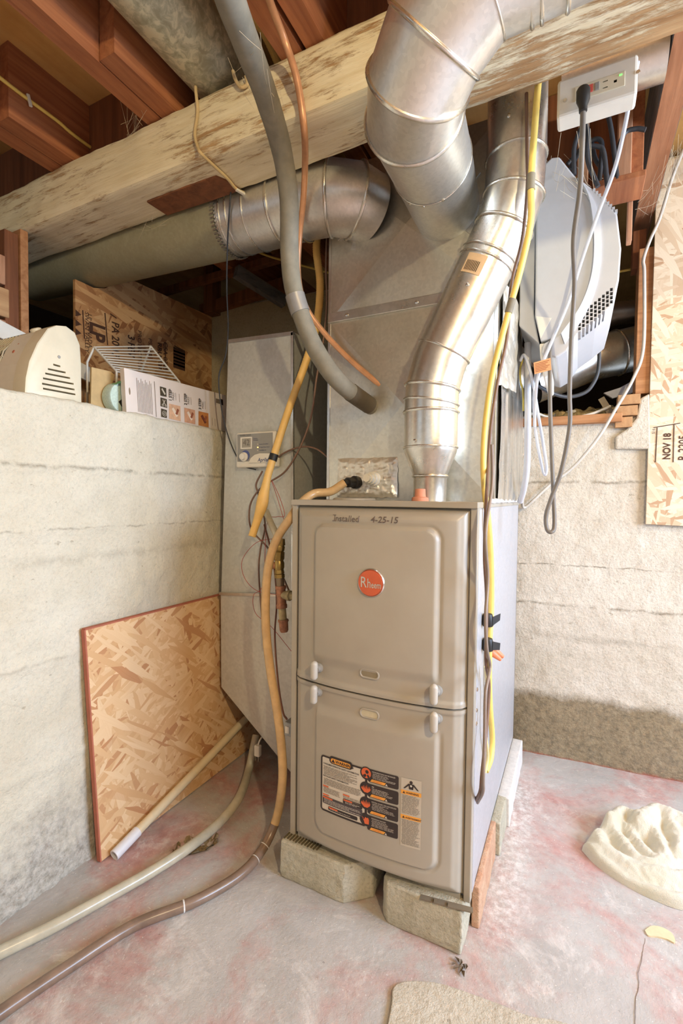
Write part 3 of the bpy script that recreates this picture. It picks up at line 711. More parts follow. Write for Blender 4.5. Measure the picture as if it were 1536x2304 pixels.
# four hazard boxes with round orange pictograms
tops = (0.000, 0.0345, 0.069, 0.107); hts = (0.030, 0.030, 0.034, 0.034)
heads = ('VAPORS/BREATHING NOT BE INHALED', 'FIRE', 'NATURAL GAS MAY LEAK AND EXPLODE', 'HAZARDOUS VOLTAGE!')
BX0, BX1 = SX0+0.1245, SX0+0.197
build(decal_rect(SX0+0.1175, SX0+0.1235, SZ1-0.125, SZ1-0.005, 0.0009), 'link_strip', M_LBLACK, wlb)
for i in range(4):
    zt = SZ1-tops[i]+0.002
    hb = build(decal_rect(BX0, BX1, zt-hts[i], zt, 0.0010, 0.004), 'hazard_box', M_LBLACK, wlb)
    cx, cz = SX0+0.1205, zt-0.0125
    pic = build(disc(cx, cz, 0.0150, 0.0012), 'pictogram', M_LBLACK, wlb)
    if i == 0:
        build(disc(cx, cz+0.001, 0.0118, 0.0015), 'symbol', M_LORANGE, pic); build(disc(cx+0.002, cz+0.004, 0.0042, 0.0018, 14), 'symbol', M_LBLACK, pic)
        build(decal_poly([(cx-0.009, cz-0.006), (cx-0.002, cz-0.001), (cx+0.001, cz-0.005), (cx-0.003, cz-0.010)], 0.0018), 'symbol', M_LBLACK, pic)
        build(decal_poly([(cx+0.009, cz-0.006), (cx+0.004, cz-0.001), (cx+0.002, cz-0.005), (cx+0.005, cz-0.010)], 0.0018), 'symbol', M_LBLACK, pic)
    elif i == 3:
        build(decal_poly([(cx-0.002, cz-0.010), (cx+0.008, cz-0.009), (cx+0.0085, cz+0.001), (cx+0.006, cz+0.006), (cx+0.002, cz+0.0045), (cx-0.001, cz+0.006), (cx-0.003, cz+0.001), (cx-0.006, cz-0.001), (cx-0.004, cz-0.004)], 0.0015), 'symbol', M_LORANGE, pic)
        build(decal_poly([(cx-0.010, cz+0.006), (cx-0.005, cz+0.003), (cx-0.006, cz+0.001), (cx-0.002, cz-0.001), (cx-0.007, cz+0.0005), (cx-0.0065, cz+0.002)], 0.0015), 'symbol', M_LORANGE, pic)
    else:
        n = 7; fl = []
        for k in range(n):
            a = -1+2*k/(n-1); hgt = (0.0085, 0.011)[k % 2]*(1-0.35*abs(a)); fl += [(cx+0.011*a-0.001, cz-0.003+0.002*abs(a)), (cx+0.011*a+(0.001 if i == 2 else 0.002), cz-0.002+hgt)]
        fl += [(cx+0.010, cz-0.004), (cx+0.004, cz-0.0095), (cx-0.004, cz-0.0095), (cx-0.010, cz-0.004)]
        build(decal_poly(fl, 0.0015), 'symbol', M_LORANGE, pic)
    dtext(heads[i], 0.0040, BX0+0.010, zt-0.0062, M_LTEXT, hb, bold=0.00006, sx=0.78)
    lines(BX0+0.010, BX0+0.050, zt-0.0085, 3, 0.0026, M_LTEXT, hb, 20+i, 0.0009); lines(BX0+0.010, BX0+0.066, zt-0.0165, 2 if i < 2 else 3, 0.0026, M_LTEXT, hb, 30+i, 0.0009)
    zb = zt-hts[i]+0.0078
    build(decal_poly([(BX0+0.006, zb-0.0062), (BX0+0.040, zb-0.0062), (BX0+0.044, zb), (BX0+0.010, zb)], 0.0016), 'amber_banner', M_LYEL, hb)
    dtext('WARNING', 0.0042, BX0+0.014, zb-0.0048, M_LORANGE, hb, off=0.0019)
    build(decal_poly([(BX0+0.042, zb-0.0062), (BX0+0.048, zb-0.0062), (BX0+0.045, zb-0.0010)], 0.0018), 'warning_triangle', M_LTEXT, hb)
# tall companion sticker
TX0, TX1, TZ1, TZ0 = SX0+0.2025, SX0+0.247, SZ1+0.002, SZ1-0.150
ts = build(decal_rect(TX0, TX1, TZ0, TZ1, 0.0006), 'instruction_sticker', plain('instruction paper', (190, 180, 162), 0.5, var=0.02), LD, label='narrow paper sticker with amber bands')
cx, cz = (TX0+TX1)/2, TZ1-0.0125
mb = MB()
for q in ([(cx-0.017, cz-0.010), (cx-0.0135, cz-0.010), (cx-0.004, cz-0.001), (cx-0.006, cz+0.002)], [(cx+0.017, cz-0.010), (cx+0.0135, cz-0.010), (cx+0.004, cz-0.001), (cx+0.006, cz+0.002)], [(cx-0.006, cz+0.002), (cx+0.006, cz+0.002), (cx+0.0045, cz-0.010), (cx-0.0045, cz-0.010)]):
    s_ = decal_poly(q, 0.0012); mb.add(s_.v, s_.f)
s_ = disc(cx, cz+0.0055, 0.0035, 0.0012, 14); mb.add(s_.v, s_.f)
build(mb, 'symbol', M_LBLACK, ts); build(disc(cx, cz-0.002, 0.0024, 0.0016, 12), 'symbol', M_LPAPER, ts)
for (zz, tx) in ((TZ1-0.0265, 'WARNING'), (TZ1-0.0815, 'AVERTISSEMENT')):
    b_ = build(decal_rect(TX0, TX1, zz-0.0090, zz, 0.0011), 'amber_band', M_LYEL, ts)
    dtext(tx, 0.0062 if len(tx) < 9 else 0.0050, TX0+0.011, zz-0.0068, M_LBLACK, b_, off=0.0016, bold=0.0001, sx=0.95)
    build(decal_poly([(TX0+0.004, zz-0.007), (TX0+0.0095, zz-0.007), (TX0+0.0067, zz-0.002)], 0.0016), 'warning_triangle', M_LBLACK, b_)
lines(TX0+0.002, TX1-0.002, TZ1-0.0375, 15, 0.0028, M_SP, ts, 50, 0.0010); lines(TX0+0.002, TX1-0.002, TZ1-0.0925, 20, 0.0028, M_SP, ts, 51, 0.0010)
# screws on the right flank, and the foil-taped seam of the flank
for (px_, py_) in ((1070, 1559), (1070, 1607), (1068, 1637)):
    p = on_y(px_, py_, 0.0); build(MB().lathe((FW+0.001, 0.02, p.z), (1, 0, 0), [(0, 0.005), (0.003, 0.0045), (0.004, 0.002)], 12), 'screw', M_SILVER, fu, sm=40)
build(MB().box((FW-0.0005, 0.013, FB+0.01), (FW+0.0025, 0.042, FT-0.016)), 'side_flange', M_CABSIDE, fu, bev=0.001)
p = on_y(650, 1628, 0.06)
jx_ = on_y(639, 1628, 0.03).x
sw = build(MB().box((jx_, 0.03, p.z-0.018), (0.0, 0.07, p.z+0.018)), 'junction_box', M_MGREY, fu, bev=0.002, label='small grey junction box on the left flank')
build(MB().box((jx_+0.004, 0.0285, p.z-0.010), (jx_+0.016, 0.0305, p.z+0.008)), 'box_label', M_LPAPER, sw)
# exhaust collar stub cap on the top
p = on_y(945, 1108, 0.045)
build(MB().lathe((p.x, 0.045, FT-0.002), (0, 0, 1), [(0, 0.020), (0.010, 0.019), (0.012, 0.013), (0.030, 0.012), (0.031, 0.004)], 20), 'gas_cap', M_TERRA, fu, sm=35, label='terracotta coloured plastic cap on the furnace top')

# ---------------------------------------------------------------- supply plenum
PX0, PX1, PY0, PY1, PZ0, PZ1, PZS = -0.015, 0.455, 0.205, 0.785, FT, 1.90, 1.475
pl = thing('supply_plenum', 'galvanised sheet-metal plenum box on top of the furnace', 'plenum', (0.22, 0.5, PZ0))
mb = MB().box((PX0, PY0+0.012, PZ0), (PX1, PY1, PZ1)); build(mb, 'plenum_box', M_GALV_P, pl)
def crossbreak(z0, z1, name):
    mb = MB(); cx, cz = (PX0+PX1)/2, (z0+z1)/2
    a = [(PX0, PY0, z0), (PX1, PY0, z0), (PX1, PY0, z1), (PX0, PY0, z1), (cx, PY0-0.018, cz)]
    b = [(x, PY0+0.013, z) for x, _, z in a[:4]]
    mb.add(a+b, [(0, 1, 4), (1, 2, 4), (2, 3, 4), (3, 0, 4), (0, 5, 6, 1), (1, 6, 7, 2), (2, 7, 8, 3), (3, 8, 5, 0)])
    return build(mb, name, M_GALV_P, pl)
crossbreak(PZ0, PZS, 'lower_panel'); crossbreak(PZS, PZ1, 'upper_panel')
fl = build(MB().box((PX0-0.002, PY0-0.007, PZS-0.006), (PX1, PY0+0.004, PZS+0.022)), 'seam_flange', M_GALV, pl, bev=0.002)
for x in (0.045, 0.25, 0.43): build(MB().lathe((x, PY0-0.006, PZS+0.008), (0, -1, 0), [(0, 0.0055), (0.003, 0.005), (0.004, 0.002)], 10), 'screw', M_SILVER, fl, sm=40)
build(MB().box((PX0-0.003, PY0-0.002, PZ0), (PX0+0.006, PY0+0.02, PZ1)), 'corner_strip', M_GALV, pl, bev=0.001)
build(MB().box((PX1-0.008, PY0-0.003, PZ0), (PX1+0.002, PY0+0.02, 1.5)), 'corner_strip', M_GALV, pl, bev=0.001)
# crumpled foil sheet on the right flank
def foil_side(y, z):
    p = Vector((0, y*16, z*0.8)); return (PX1+0.008+0.007*fb(p, 2)+0.0012*fb(Vector((0, y, z)), 20), y, z)
build(MB().grid(foil_side, lin(PY0+0.03, PY1, 50), lin(PZ0+0.002, 1.50, 50)), 'foil_wrap', M_GALV_S, pl, sm=60, label='silver foil wrap hanging in folds on the plenum flank')
# white caulk line along the joint with the furnace
build(MB().tube([Vector((FW+0.004+0.003*fb(Vector((y, 0, 0)), 30), y, FT+0.002+0.003*fb(Vector((y, 3, 0)), 25))) for y in lin(0.10, 0.78, 50)], 0.006, 8), 'caulk_bead', M_LWHITE, pl, sm=60)
# foil patch around the drain fittings
a, b = on_y(760, 1118, PY0-0.004), on_y(896, 1028, PY0-0.004)
def foil_f(x, z):
    e = min(x-a.x, b.x-x, z-a.z, b.z-z); k = max(0, min(1, e/0.012))
    return (x+0.002*fb(Vector((x, 0, z)), 60), PY0-0.008-0.005*k*abs(fb(Vector((x, 1, z)), 38))-0.004*k, z+0.002*fb(Vector((x, 5, z)), 60))
fp = build(MB().grid(foil_f, lin(a.x, b.x, 56), lin(max(a.z, FT+0.002), b.z, 40)), 'foil_patch', M_FOIL, pl, sm=25, label='crumpled foil patch around the drain fittings')
p = on_y(845, 1078, PY0)
dr = build(MB().lathe((p.x, PY0-0.004, p.z), (0.0, -1, 0), [(0, 0.020), (0.018, 0.020), (0.020, 0.016), (0.034, 0.016), (0.035, 0.013), (0.050, 0.013), (0.051, 0.010), (0.062, 0.0098)], 22), 'drain_fitting', M_WHITE, pl, sm=35, label='white threaded drain plug')
p = on_y(808, 1085, PY0)
build(MB().lathe((p.x, PY0-0.004, p.z), (-0.35, -1, -0.05), [(0, 0.018), (0.02, 0.018), (0.022, 0.014), (0.045, 0.014), (0.046, 0.009), (0.06, 0.009)], 18), 'drain_elbow', M_BLACK, pl, sm=35, label='black drain elbow feeding the amber tube')
DRAIN = p+Vector((-0.018, -0.056, -0.003))
# collar of the hose entry
for (px_, py_, r_, mt) in ((852, 918, 0.030, M_GALV), (858, 869, 0.016, M_LWHITE)):
    p = on_y(px_, py_, PY0-0.004); build(MB().lathe((p.x, PY0+0.004, p.z), (0, -1, 0), [(0, r_), (0.010, r_*0.95), (0.012, r_*0.7)], 24), 'entry_grommet', mt, pl, sm=40)

# ---------------------------------------------------------------- return air drop
rd = thing('return_duct', 'flat-sided galvanised return duct with slanted bottom against the left wall', 'duct', (-0.34, 0.45, 0.035))
RY0, RY1 = 0.245, 0.66
r1, r2, r3, r4 = [on_y(*q, RY0) for q in ((513, 765), (497, 1333), (661, 1338), (660, 746))]
build(MB().prism([(p.x, RY0, p.z) for p in (r1, r2, r3, r4)], (0, RY1-RY0, 0)), 'upper_section', M_GALV_R, rd, bev=0.002)
b1, b2, b3, b4 = [on_y(*q, RY0-0.003) for q in ((496, 1335), (497, 1546), (660, 1746), (662, 1340))]
build(MB().prism([(p.x, RY0-0.003, p.z) for p in (b1, b2, b3)]+[(-0.001, RY0-0.003, b3.z), (-0.001, RY0-0.003, 0.42), (b4.x, RY0-0.003, 0.55), (b4.x, RY0-0.003, b4.z)], (0, RY1-RY0, 0)), 'lower_boot', M_GALV_R, rd, bev=0.002)
build(MB().bar((b1.x-0.001, RY0-0.004, b1.z), (b4.x+0.001, RY0-0.004, b4.z), 0.012, 0.010), 'drive_cleat', M_GALV, rd, bev=0.001)
build(MB().bar((r1.x, RY0-0.001, r1.z-0.006), (r4.x, RY0-0.001, r4.z-0.006), 0.006, 0.012), 'top_cleat', M_GALV, rd)
build(MB().bar((r3.x-0.003, RY0-0.001, r3.z+0.004), (r4.x-0.003, RY0-0.001, r4.z-0.003), 0.008, 0.006, (0, 1, 0)), 'corner_strip', M_GALV_S, rd)

# ---------------------------------------------------------------- round ducts
def bands(par, rings, r=0.0035): 
    for rg in rings: build(bead(rg, r), 'seam_bead', M_BEADS, par, sm=60)
def screws(par, pts):
    for p, d in pts: build(MB().lathe(p, d, [(0, 0.0045), (0.0025, 0.004), (0.0035, 0.0015)], 8), 'screw', M_SILVER, par, sm=40)
# exhaust flue
FLX, FLY = 0.316, 0.120
fv = thing('exhaust_flue', 'shiny galvanised exhaust flue rising from the furnace top with two bends', 'flue pipe', (FLX, FLY, FT))
mb = MB().lathe((FLX, FLY, FT), (0, 0, 1), [(0, 0.040), (0.055, 0.041), (0.058, 0.043), (0.062, 0.041), (0.120, 0.0635), (0.128, 0.0645), (0.150, 0.0645)], 40); build(mb, 'reducer', M_GALV_S, fv, sm=40)
fr_ = 0.0645
path = [(FLX, FLY, FT+0.145), (FLX, FLY, 1.175), (0.318, FLY, 1.235), (0.335, FLY+0.003, 1.300), (0.475, FLY+0.012, 1.585), (0.495, FLY+0.014, 1.655), (0.499, FLY+0.014, 1.73), (0.499, FLY+0.014, 2.13)]
mb, rg = duct(path, [fr_, fr_, fr_, fr_, fr_, fr_, fr_, fr_-0.002]); fp_ = build(mb, 'pipe', M_GALV_S, fv, sm=40)
bands(fp_, [rg[1], rg[2], rg[4], rg[5]], 0.0038)
d = (Vector(path[4])-Vector(path[3])).normalized(); A3 = Vector(path[3])
bands(fp_, [ring_at(A3+d*0.022, d, fr_), ring_at(A3+d*0.235, d, fr_), ring_at(A3+d*0.252, d, fr_), ring_at((FLX, FLY, FT+0.130), (0, 0, 1), fr_), ring_at((FLX, FLY, FT+0.061), (0, 0, 1), 0.042), ring_at((0.499, FLY+0.014, 1.735), (0, 0, 1), fr_)], 0.0026)
bands(fp_, [[q+Vector((0, 0, 0.010*math.sin(i/36*2*math.pi))) for i, q in enumerate(ring_at((FLX, FLY, 1.20), (0, 0, 1), fr_))]], 0.003)
screws(fp_, [((FLX-0.02, FLY-0.0615, FT+0.142), (-0.2, -1, 0)), (A3+d*0.16+Vector((0.005, -0.064, 0.0)), (0, -1, 0)), ((0.49, FLY-0.049, 1.79), (0, -1, 0))])
# bar-code sticker on the sloping run
sd = d.cross(Vector((0, 1, 0))).normalized(); 
def on_pipe(a, t): # a: angle from facing the room, t: distance along the run
    nrm = Vector((0, -1, 0)); nrm = (nrm-d*nrm.dot(d)).normalized(); s2 = d.cross(nrm)
    return A3+d*t+(nrm*math.cos(a)+s2*math.sin(a))*(fr_+0.0008)
stk = build(MB().grid(lambda a, t: on_pipe(a, t), lin(-0.42, 0.30, 8), lin(0.185, 0.228, 4)), 'pipe_sticker', plain('pale orange sticker', (222, 190, 150), 0.6), fp_, sm=60, label='pale orange bar-code sticker')
mb = MB()
for i in range(9):
    a0 = -0.33+i*0.055; s_ = MB().grid(lambda a, t: on_pipe(a, t)+(on_pipe(a, t)-A3-d*t)*0.012, [a0, a0+0.026], lin(0.190, 0.212, 3)); mb.add(s_.v, s_.f)
build(mb, 'bar_code', M_INK, stk)
# big elbow duct in front of the beam
ed = thing('elbow_duct', 'big bright galvanised elbow duct curving up in front of the beam', 'duct', (0.38, 0.0, 1.47))
er = 0.087
path = [(0.325, 0.203, 1.705), (0.341, 0.0, 1.692), (0.353, -0.158, 1.674), (0.382, -0.220, 1.675), (0.417, -0.246, 1.707), (0.490, -0.268, 1.759), (0.62, -0.255, 1.776), (1.9, -0.205, 1.845)]
mb, rg = duct(path, [0.081, 0.085, er, er, er, er, er*0.99, er*0.93], 48); eb = build(mb, 'pipe', M_GALV_W, ed, sm=25)
bands(eb, [rg[2], rg[3], rg[4]], 0.0042); bands(eb, [rg[5], rg[1]], 0.0014)
od_ = (Vector(path[7])-Vector(path[6])).normalized(); o6 = Vector(path[6])
bands(eb, [ring_at(o6-od_*0.062, od_, er*1.0, 48), ring_at(o6-od_*0.048, od_, er*1.0, 48), ring_at(o6-od_*0.012, od_, er*0.995, 48)], 0.0036)
v1 = Vector(path[1])
screws(eb, [(v1+Vector((dx, 0.01, -0.084*math.sqrt(1-(dx/0.085)**2))), (dx, 0, -0.08)) for dx in (-0.05, -0.02, 0.025)]+[(Vector(path[5])+Vector((-0.015, -0.055, -0.060)), (0, -0.7, -0.7))])
build(bead(rg[0], 0.006), 'collar_flange', M_GALV_W, ed, sm=50)
for k in range(8):
    a = R(45*k); p = Vector((0.325+0.092*math.cos(a), PY0-0.006, 1.705+0.092*math.sin(a)))
    build(MB().bar(p-Vector((math.cos(a)*0.014, 0, math.sin(a)*0.014)), p+Vector((math.cos(a)*0.014, 0, math.sin(a)*0.014)), 0.003, 0.024, (math.sin(a), 0, -math.cos(a))), 'collar_tab', M_GALV_W, ed)
# left branch: short elbow and the dull pipe running under the beam
lb = thing('branch_elbow', 'galvanised branch elbow coming off the plenum below the beam', 'duct', (-0.1, 0.13, 1.66))
lr = 0.090
path = [(0.105, PY0, 1.765), (0.082, 0.160, 1.768), (0.028, 0.128, 1.772), (-0.055, 0.122, 1.775), (-0.120, 0.124, 1.777), (-0.190, 0.126, 1.780), (-0.315, 0.126, 1.786)]
mb, rg = duct(path, lr, 40); lp = build(mb, 'pipe', M_GALV_W, lb, sm=30)
bands(lp, rg[1:5], 0.0045); bands(lp, [ring_at((-0.205, 0.126, 1.781), (-1, 0, 0.03), lr, 40), ring_at((-0.262, 0.126, 1.784), (-1, 0, 0.03), lr, 40), ring_at((-0.285, 0.126, 1.785), (-1, 0, 0.03), lr, 40)], 0.0025)
for k in range(9):
    a = R(40*k+10); p = Vector((0.105+0.098*math.cos(a), PY0-0.005, 1.765+0.098*math.sin(a)))
    build(MB().bar(p-Vector((math.cos(a)*0.015, 0, math.sin(a)*0.015)), p+Vector((math.cos(a)*0.015, 0, math.sin(a)*0.015)), 0.003, 0.026, (math.sin(a), 0, -math.cos(a))), 'collar_tab', M_GALV_W, lb)
mb, rg = duct([(-0.300, 0.126, 1.785), (-0.70, 0.130, 1.806), (-1.33, 0.138, 1.838)], 0.0925, 40)
dp = tag(build(mb, 'branch_pipe', M_GALV_D, sm=40), 'long dull grey-green round pipe running below the beam into the dark opening', 'duct')
mb = MB(); rgs = ring_at((-0.3015, 0.126, 1.785), (-1, 0, 0.05), 0.0945, 60)
for k in range(0, 60): mb.bar(rgs[k]+Vector((-0.009, 0, 0)), rgs[k]+Vector((0.006, 0, 0)), 0.004, 0.003)
build(mb, 'crimped_end', M_GALV, dp)
# old mottled duct up between the joists
mb, rg = duct([(-0.195, -3.0, 2.048), (-0.195, 0.9, 2.048)], 0.083, 40)
od = tag(build(mb, 'overhead_duct', M_GALV_M, sm=40), 'mottled old round duct lying between the joists on top of the beam', 'duct')
# second supply stub seen behind the outlet box
cdz = on_y(1360, 160, 0.27).z
mb, rg = duct([(0.585, 0.27, cdz), (0.795, 0.27, cdz)], 0.058, 32)
tag(build(mb, 'crossing_duct', M_GALV_S, sm=40), 'bright round duct stub high behind the white outlet box', 'duct')

# ---------------------------------------------------------------- hoses, tubes and wires
def hose(name, pts, r, mat, label, cat, n=12, sub=10, group=None, parent=None):
    mb = MB().tube(smooth(pts, sub), r, n); o = build(mb, name, mat, parent, sm=70)
    if parent is None: tag(o, label, cat, group)
    elif label: o['label'] = label
    return o
D3 = lambda L: [at_d(*q) for q in L]
# thick foam-insulated line
pts = D3([(470, -140, 0.60), (518, 0, 0.69), (555, 100, 0.78), (598, 215, 0.90), (634, 340, 1.03), (650, 450, 1.10), (651, 560, 1.15), (658, 640, 1.17), (678, 710, 1.18), (712, 790, 1.19), (765, 862, 1.195)])+[on_y(836, 916, PY0-0.004)]
hp = smooth(pts, 12)
ih = thing('insulated_line', 'thick grey foam-insulated refrigerant line dropping past the beam into the plenum', 'pipe', (0, 0, 1.2))
build(MB().tube(hp, [0.0225+0.0007*fb(p, 18) for p in hp], 18), 'foam_sleeve', M_FOAM, ih, sm=70)
k = min(range(len(hp)), key=lambda i: (hp[i]-at_d(664, 684, 1.178)).length)
build(MB().tube(hp[k-3:k+5], 0.0245, 18), 'silver_tape', plain('grey duct tape', (150, 146, 140), 0.4, 0.3), ih, sm=60, label='wrap of silver duct tape')
k = len(hp); build(MB().tube(hp[-9:-1], 0.0238, 18), 'dark_sleeve', plain('dark grimy foam', (96, 86, 70), 0.8), ih, sm=60)
# copper tube
pts = [on_y(588, -80, -0.30), on_y(606, 0, -0.235), on_y(640, 90, -0.165), on_y(668, 180, -0.138), on_y(684, 290, -0.105), on_y(686, 370, -0.02), on_y(682, 450, 0.03), on_y(674, 530, 0.075), on_y(671, 620, 0.10), on_y(688, 690, 0.135), on_y(730, 750, 0.165), on_y(790, 812, 0.185), on_y(856, 868, PY0-0.006)]
hose('copper_tube', pts, 0.0078, M_COPPER, 'bare copper refrigerant tube curving down beside the foam-insulated line', 'pipe')
# yellow corrugated gas tubing, open end hanging
def yel(path, r, amp, step):
    q = resample(smooth(path, 20), step); return MB().tube(q, [r*(1+amp*math.sin(i*math.pi)) if False else r*(1+(amp if i % 2 else -amp)) for i in range(len(q))], 14)
P_ = [Vector((-0.045, -0.30, 2.05)), on_x(590, 65, -0.048), Vector((-0.050, 0.02, 2.035)), Vector((-0.052, 0.16, 2.02)), Vector((-0.052, 0.232, 1.97)), Vector((-0.053, 0.25, 1.88)), on_y(712, 545, 0.25), on_y(720, 640, 0.245), on_y(712, 730, 0.235), on_y(690, 808, 0.23), on_y(655, 905, 0.215), on_y(620, 1012, 0.19), on_y(601, 1075, 0.17)]
ycj = thing('gas_line_sleeve', 'yellow corrugated gas tubing hanging open-ended in front of the return duct', 'tubing', (-0.2, 0.2, 0.83))
build(yel(P_, 0.0115, 0.045, 0.0035), 'corrugated_tube', M_YELH, ycj, sm=80)
P2 = [on_y(602, 1072, 0.171), on_y(594, 1110, 0.16), on_y(588, 1140, 0.15), on_y(577, 1175, 0.138), on_y(566, 1209, 0.125)]
q = resample(smooth(P2, 20), 0.003); n = len(q)
build(MB().tube(q, [(0.0115+0.0065*math.exp(-((i/n-0.42)/0.22)**2))*(1+(0.03 if i % 2 else -0.03)) for i in range(n)], 14, caps=False), 'slit_end', M_YELH, ycj, sm=80)
q = resample(smooth(P_, 20), 0.003); a = on_y(618, 1030, 0.185); k = min(range(len(q)), key=lambda i: (q[i]-a).length)
build(MB().tube(q[k-4:k+4], 0.0135, 14), 'black_tape', M_BLACK, ycj, sm=60)
# amber drain tube from the plenum to the floor
pts = [DRAIN, Vector((0.035, 0.128, 0.981)), Vector((-0.002, 0.104, 0.975)), Vector((-0.0185, 0.066, 0.950)), on_x(655, 1163, -0.0175), on_y(624, 1210, 0.03), on_y(606, 1262, 0.03), on_y(598, 1330, 0.03), on_y(598, 1410, 0.03), on_y(607, 1500, 0.03), on_y(622, 1590, 0.03), on_y(633, 1680, 0.03), on_y(635, 1760, 0.02), on_z(622, 1840, 0.085), on_z(592, 1908, 0.03), on_z(540, 1968, 0.013), on_z(440, 2027, 0.013), on_z(300, 2083, 0.013), on_z(150, 2178, 0.013), on_z(0, 2280, 0.013), on_z(-120, 2370, 0.013)]
am = thing('amber_drain_tube', 'amber vinyl drain tube looping from the plenum down and across the floor', 'hose', (-0.1, 0.0, 0.0))
hpA = smooth(pts, 10); kx = 10*13
build(MB().tube(hpA[:kx+4], 0.0118, 14), 'upper_run', M_AMBER, am, sm=70)
build(MB().tube(hpA[kx+2:], 0.0124, 14), 'floor_run', plain('brown stained vinyl', (128, 106, 90), 0.25, var=0.2, sc=18), am, sm=70, label='brown stained length lying on the floor')
for f_ in (0.13, 0.2, 0.46):
    i = kx+int((len(hpA)-kx)*f_); build(MB().tube([hpA[i], hpA[i].lerp(hpA[i+1], 0.25)], 0.0129, 14), 'paint_fleck', M_LWHITE, am)
# milky hose on the floor
pts = [on_z(-120, 2205, 0.014), on_z(0, 2143, 0.014), on_z(115, 2087, 0.014), on_z(230, 2024, 0.014), on_z(340, 1962, 0.016), on_z(430, 1903, 0.020), on_z(498, 1846, 0.020), on_z(540, 1790, 0.03), on_y(560, 1730, 0.275), on_y(571, 1678, 0.305), on_y(576, 1655, 0.325)]
hose('milky_hose', pts, 0.0135, M_HOSE, 'milky translucent hose lying across the floor and rising under the return duct', 'hose', 14)
# ivory pipe leaning on the strand board
pi = thing('ivory_pipe', 'ivory plastic pipe leaning along the strand board', 'pipe', (-0.43, -0.19, 0.0))
a, b = on_x(258, 1922, -0.43), on_x(552, 1618, -0.435); a.z = 0.0135
e = (b-a).normalized(); build(MB().tube([a+e*0.06, b], 0.0128, 18), 'pipe', M_PVC, pi, sm=50)
build(MB().lathe(a, e, [(0.055, 0.0108), (-0.002, 0.0108), (-0.002, 0.0146), (0.075, 0.0146), (0.076, 0.0128)], 18), 'pipe_socket', plain('bluish white plastic', (222, 222, 226), 0.4, var=0.03), pi, sm=50)
# little white plug hanging under the duct
pg = thing('power_plug', 'small white two-pin plug hanging under the return duct', 'plug', on_y(582, 1700, 0.245))
c = on_y(580, 1688, 0.245); build(MB().box((c.x-0.011, 0.237, c.z-0.020), (c.x+0.010, 0.254, c.z+0.018)), 'plug_body', M_WHITE, pg, bev=0.004)
for s in (-1, 1): build(MB().box((c.x-0.001+s*0.006-0.001, 0.242, c.z-0.036), (c.x-0.001+s*0.006+0.001, 0.248, c.z-0.019)), 'pin', M_SILVER, pg)
build(MB().tube(smooth([Vector((c.x, 0.246, c.z+0.016)), Vector((c.x+0.002, 0.252, c.z+0.030)), Vector((c.x+0.004, 0.275, c.z+0.042))], 6), 0.003, 8), 'cord', M_WHITE, pg, sm=60)
# thin wires on the left
WG = 'thin control wires on the return duct'
hose('black_wire', [on_y(519, 432, 0.02), on_y(512, 540, 0.06), on_y(510, 650, 0.12), on_y(513, 740, 0.2), on_y(507, 800, 0.226), on_y(492, 850, 0.236), on_y(500, 930, 0.236), on_y(520, 1000, 0.236), on_y(545, 1045, 0.236), on_y(575, 1057, 0.236)], 0.0022, M_BLKC, 'thin black wire hanging from the beam to the white control box', 'wire', 6)
hose('brown_wire', [on_y(737, 480, 0.2230), on_y(733, 600, 0.2230), on_y(735, 680, 0.2230), on_y(728, 760, 0.2230), on_y(712, 850, 0.2050), on_y(703, 920, 0.2090), on_y(690, 970, 0.2130), on_y(668, 1020, 0.2150), on_y(640, 1062, 0.2170), on_y(606, 1085, 0.2190), on_y(580, 1105, 0.2190), on_y(562, 1140, 0.2190), on_y(565, 1190, 0.2190), on_y(600, 1230, 0.2130), on_y(620, 1262, 0.1880), on_y(650, 1330, 0.1550)], 0.0030, M_BROWNW, 'brown control wire dropping beside the yellow tubing and looping down', 'wire', 8)
hose('brown_wire', [on_y(737, 1029, 0.2240), on_y(715, 1012, 0.2280), on_y(690, 1005, 0.2300), on_y(660, 1010, 0.2320), on_y(630, 1025, 0.2340), on_y(612, 1045, 0.2370)], 0.0028, M_BROWNW, 'short brown wire arching from the plenum corner to the control box', 'wire', 8)
hose('brown_wire', [on_y(590, 1060, 0.2270), on_y(576, 1090, 0.2270), on_y(582, 1115, 0.2270), on_y(596, 1180, 0.2270), on_y(586, 1235, 0.2270), on_y(582, 1290, 0.2270), on_y(590, 1400, 0.2270), on_y(594, 1460, 0.2250)], 0.0030, M_BROWNW, 'brown wire hanging down the middle of the return duct behind the amber tube', 'wire', 8)
hose('brown_wire', [on_y(594, 1180, 0.2000), on_y(606, 1225, 0.1940), on_y(618, 1290, 0.2040), on_y(622, 1360, 0.1840), on_y(618, 1430, 0.1640), on_y(625, 1530, 0.1140), on_y(636, 1600, 0.0640), on_y(645, 1618, 0.0340)], 0.0028, plain('dark brown jacket', (116, 72, 54), 0.5), 'dark brown wire running down to the grey junction box', 'wire', 8)
hose('red_wire', [on_y(610, 1080, 0.2170), on_y(622, 1115, 0.2170), on_y(634, 1155, 0.2120), on_y(640, 1180, 0.2040), on_y(632, 1210, 0.2180), on_y(615, 1212, 0.2040), on_y(575, 1222, 0.2140), on_y(545, 1260, 0.2170), on_y(550, 1300, 0.2170), on_y(580, 1330, 0.2120), on_y(640, 1340, 0.1780)], 0.0009, M_REDW, 'hair-thin red wire looping wide across the return duct', 'wire', 5)
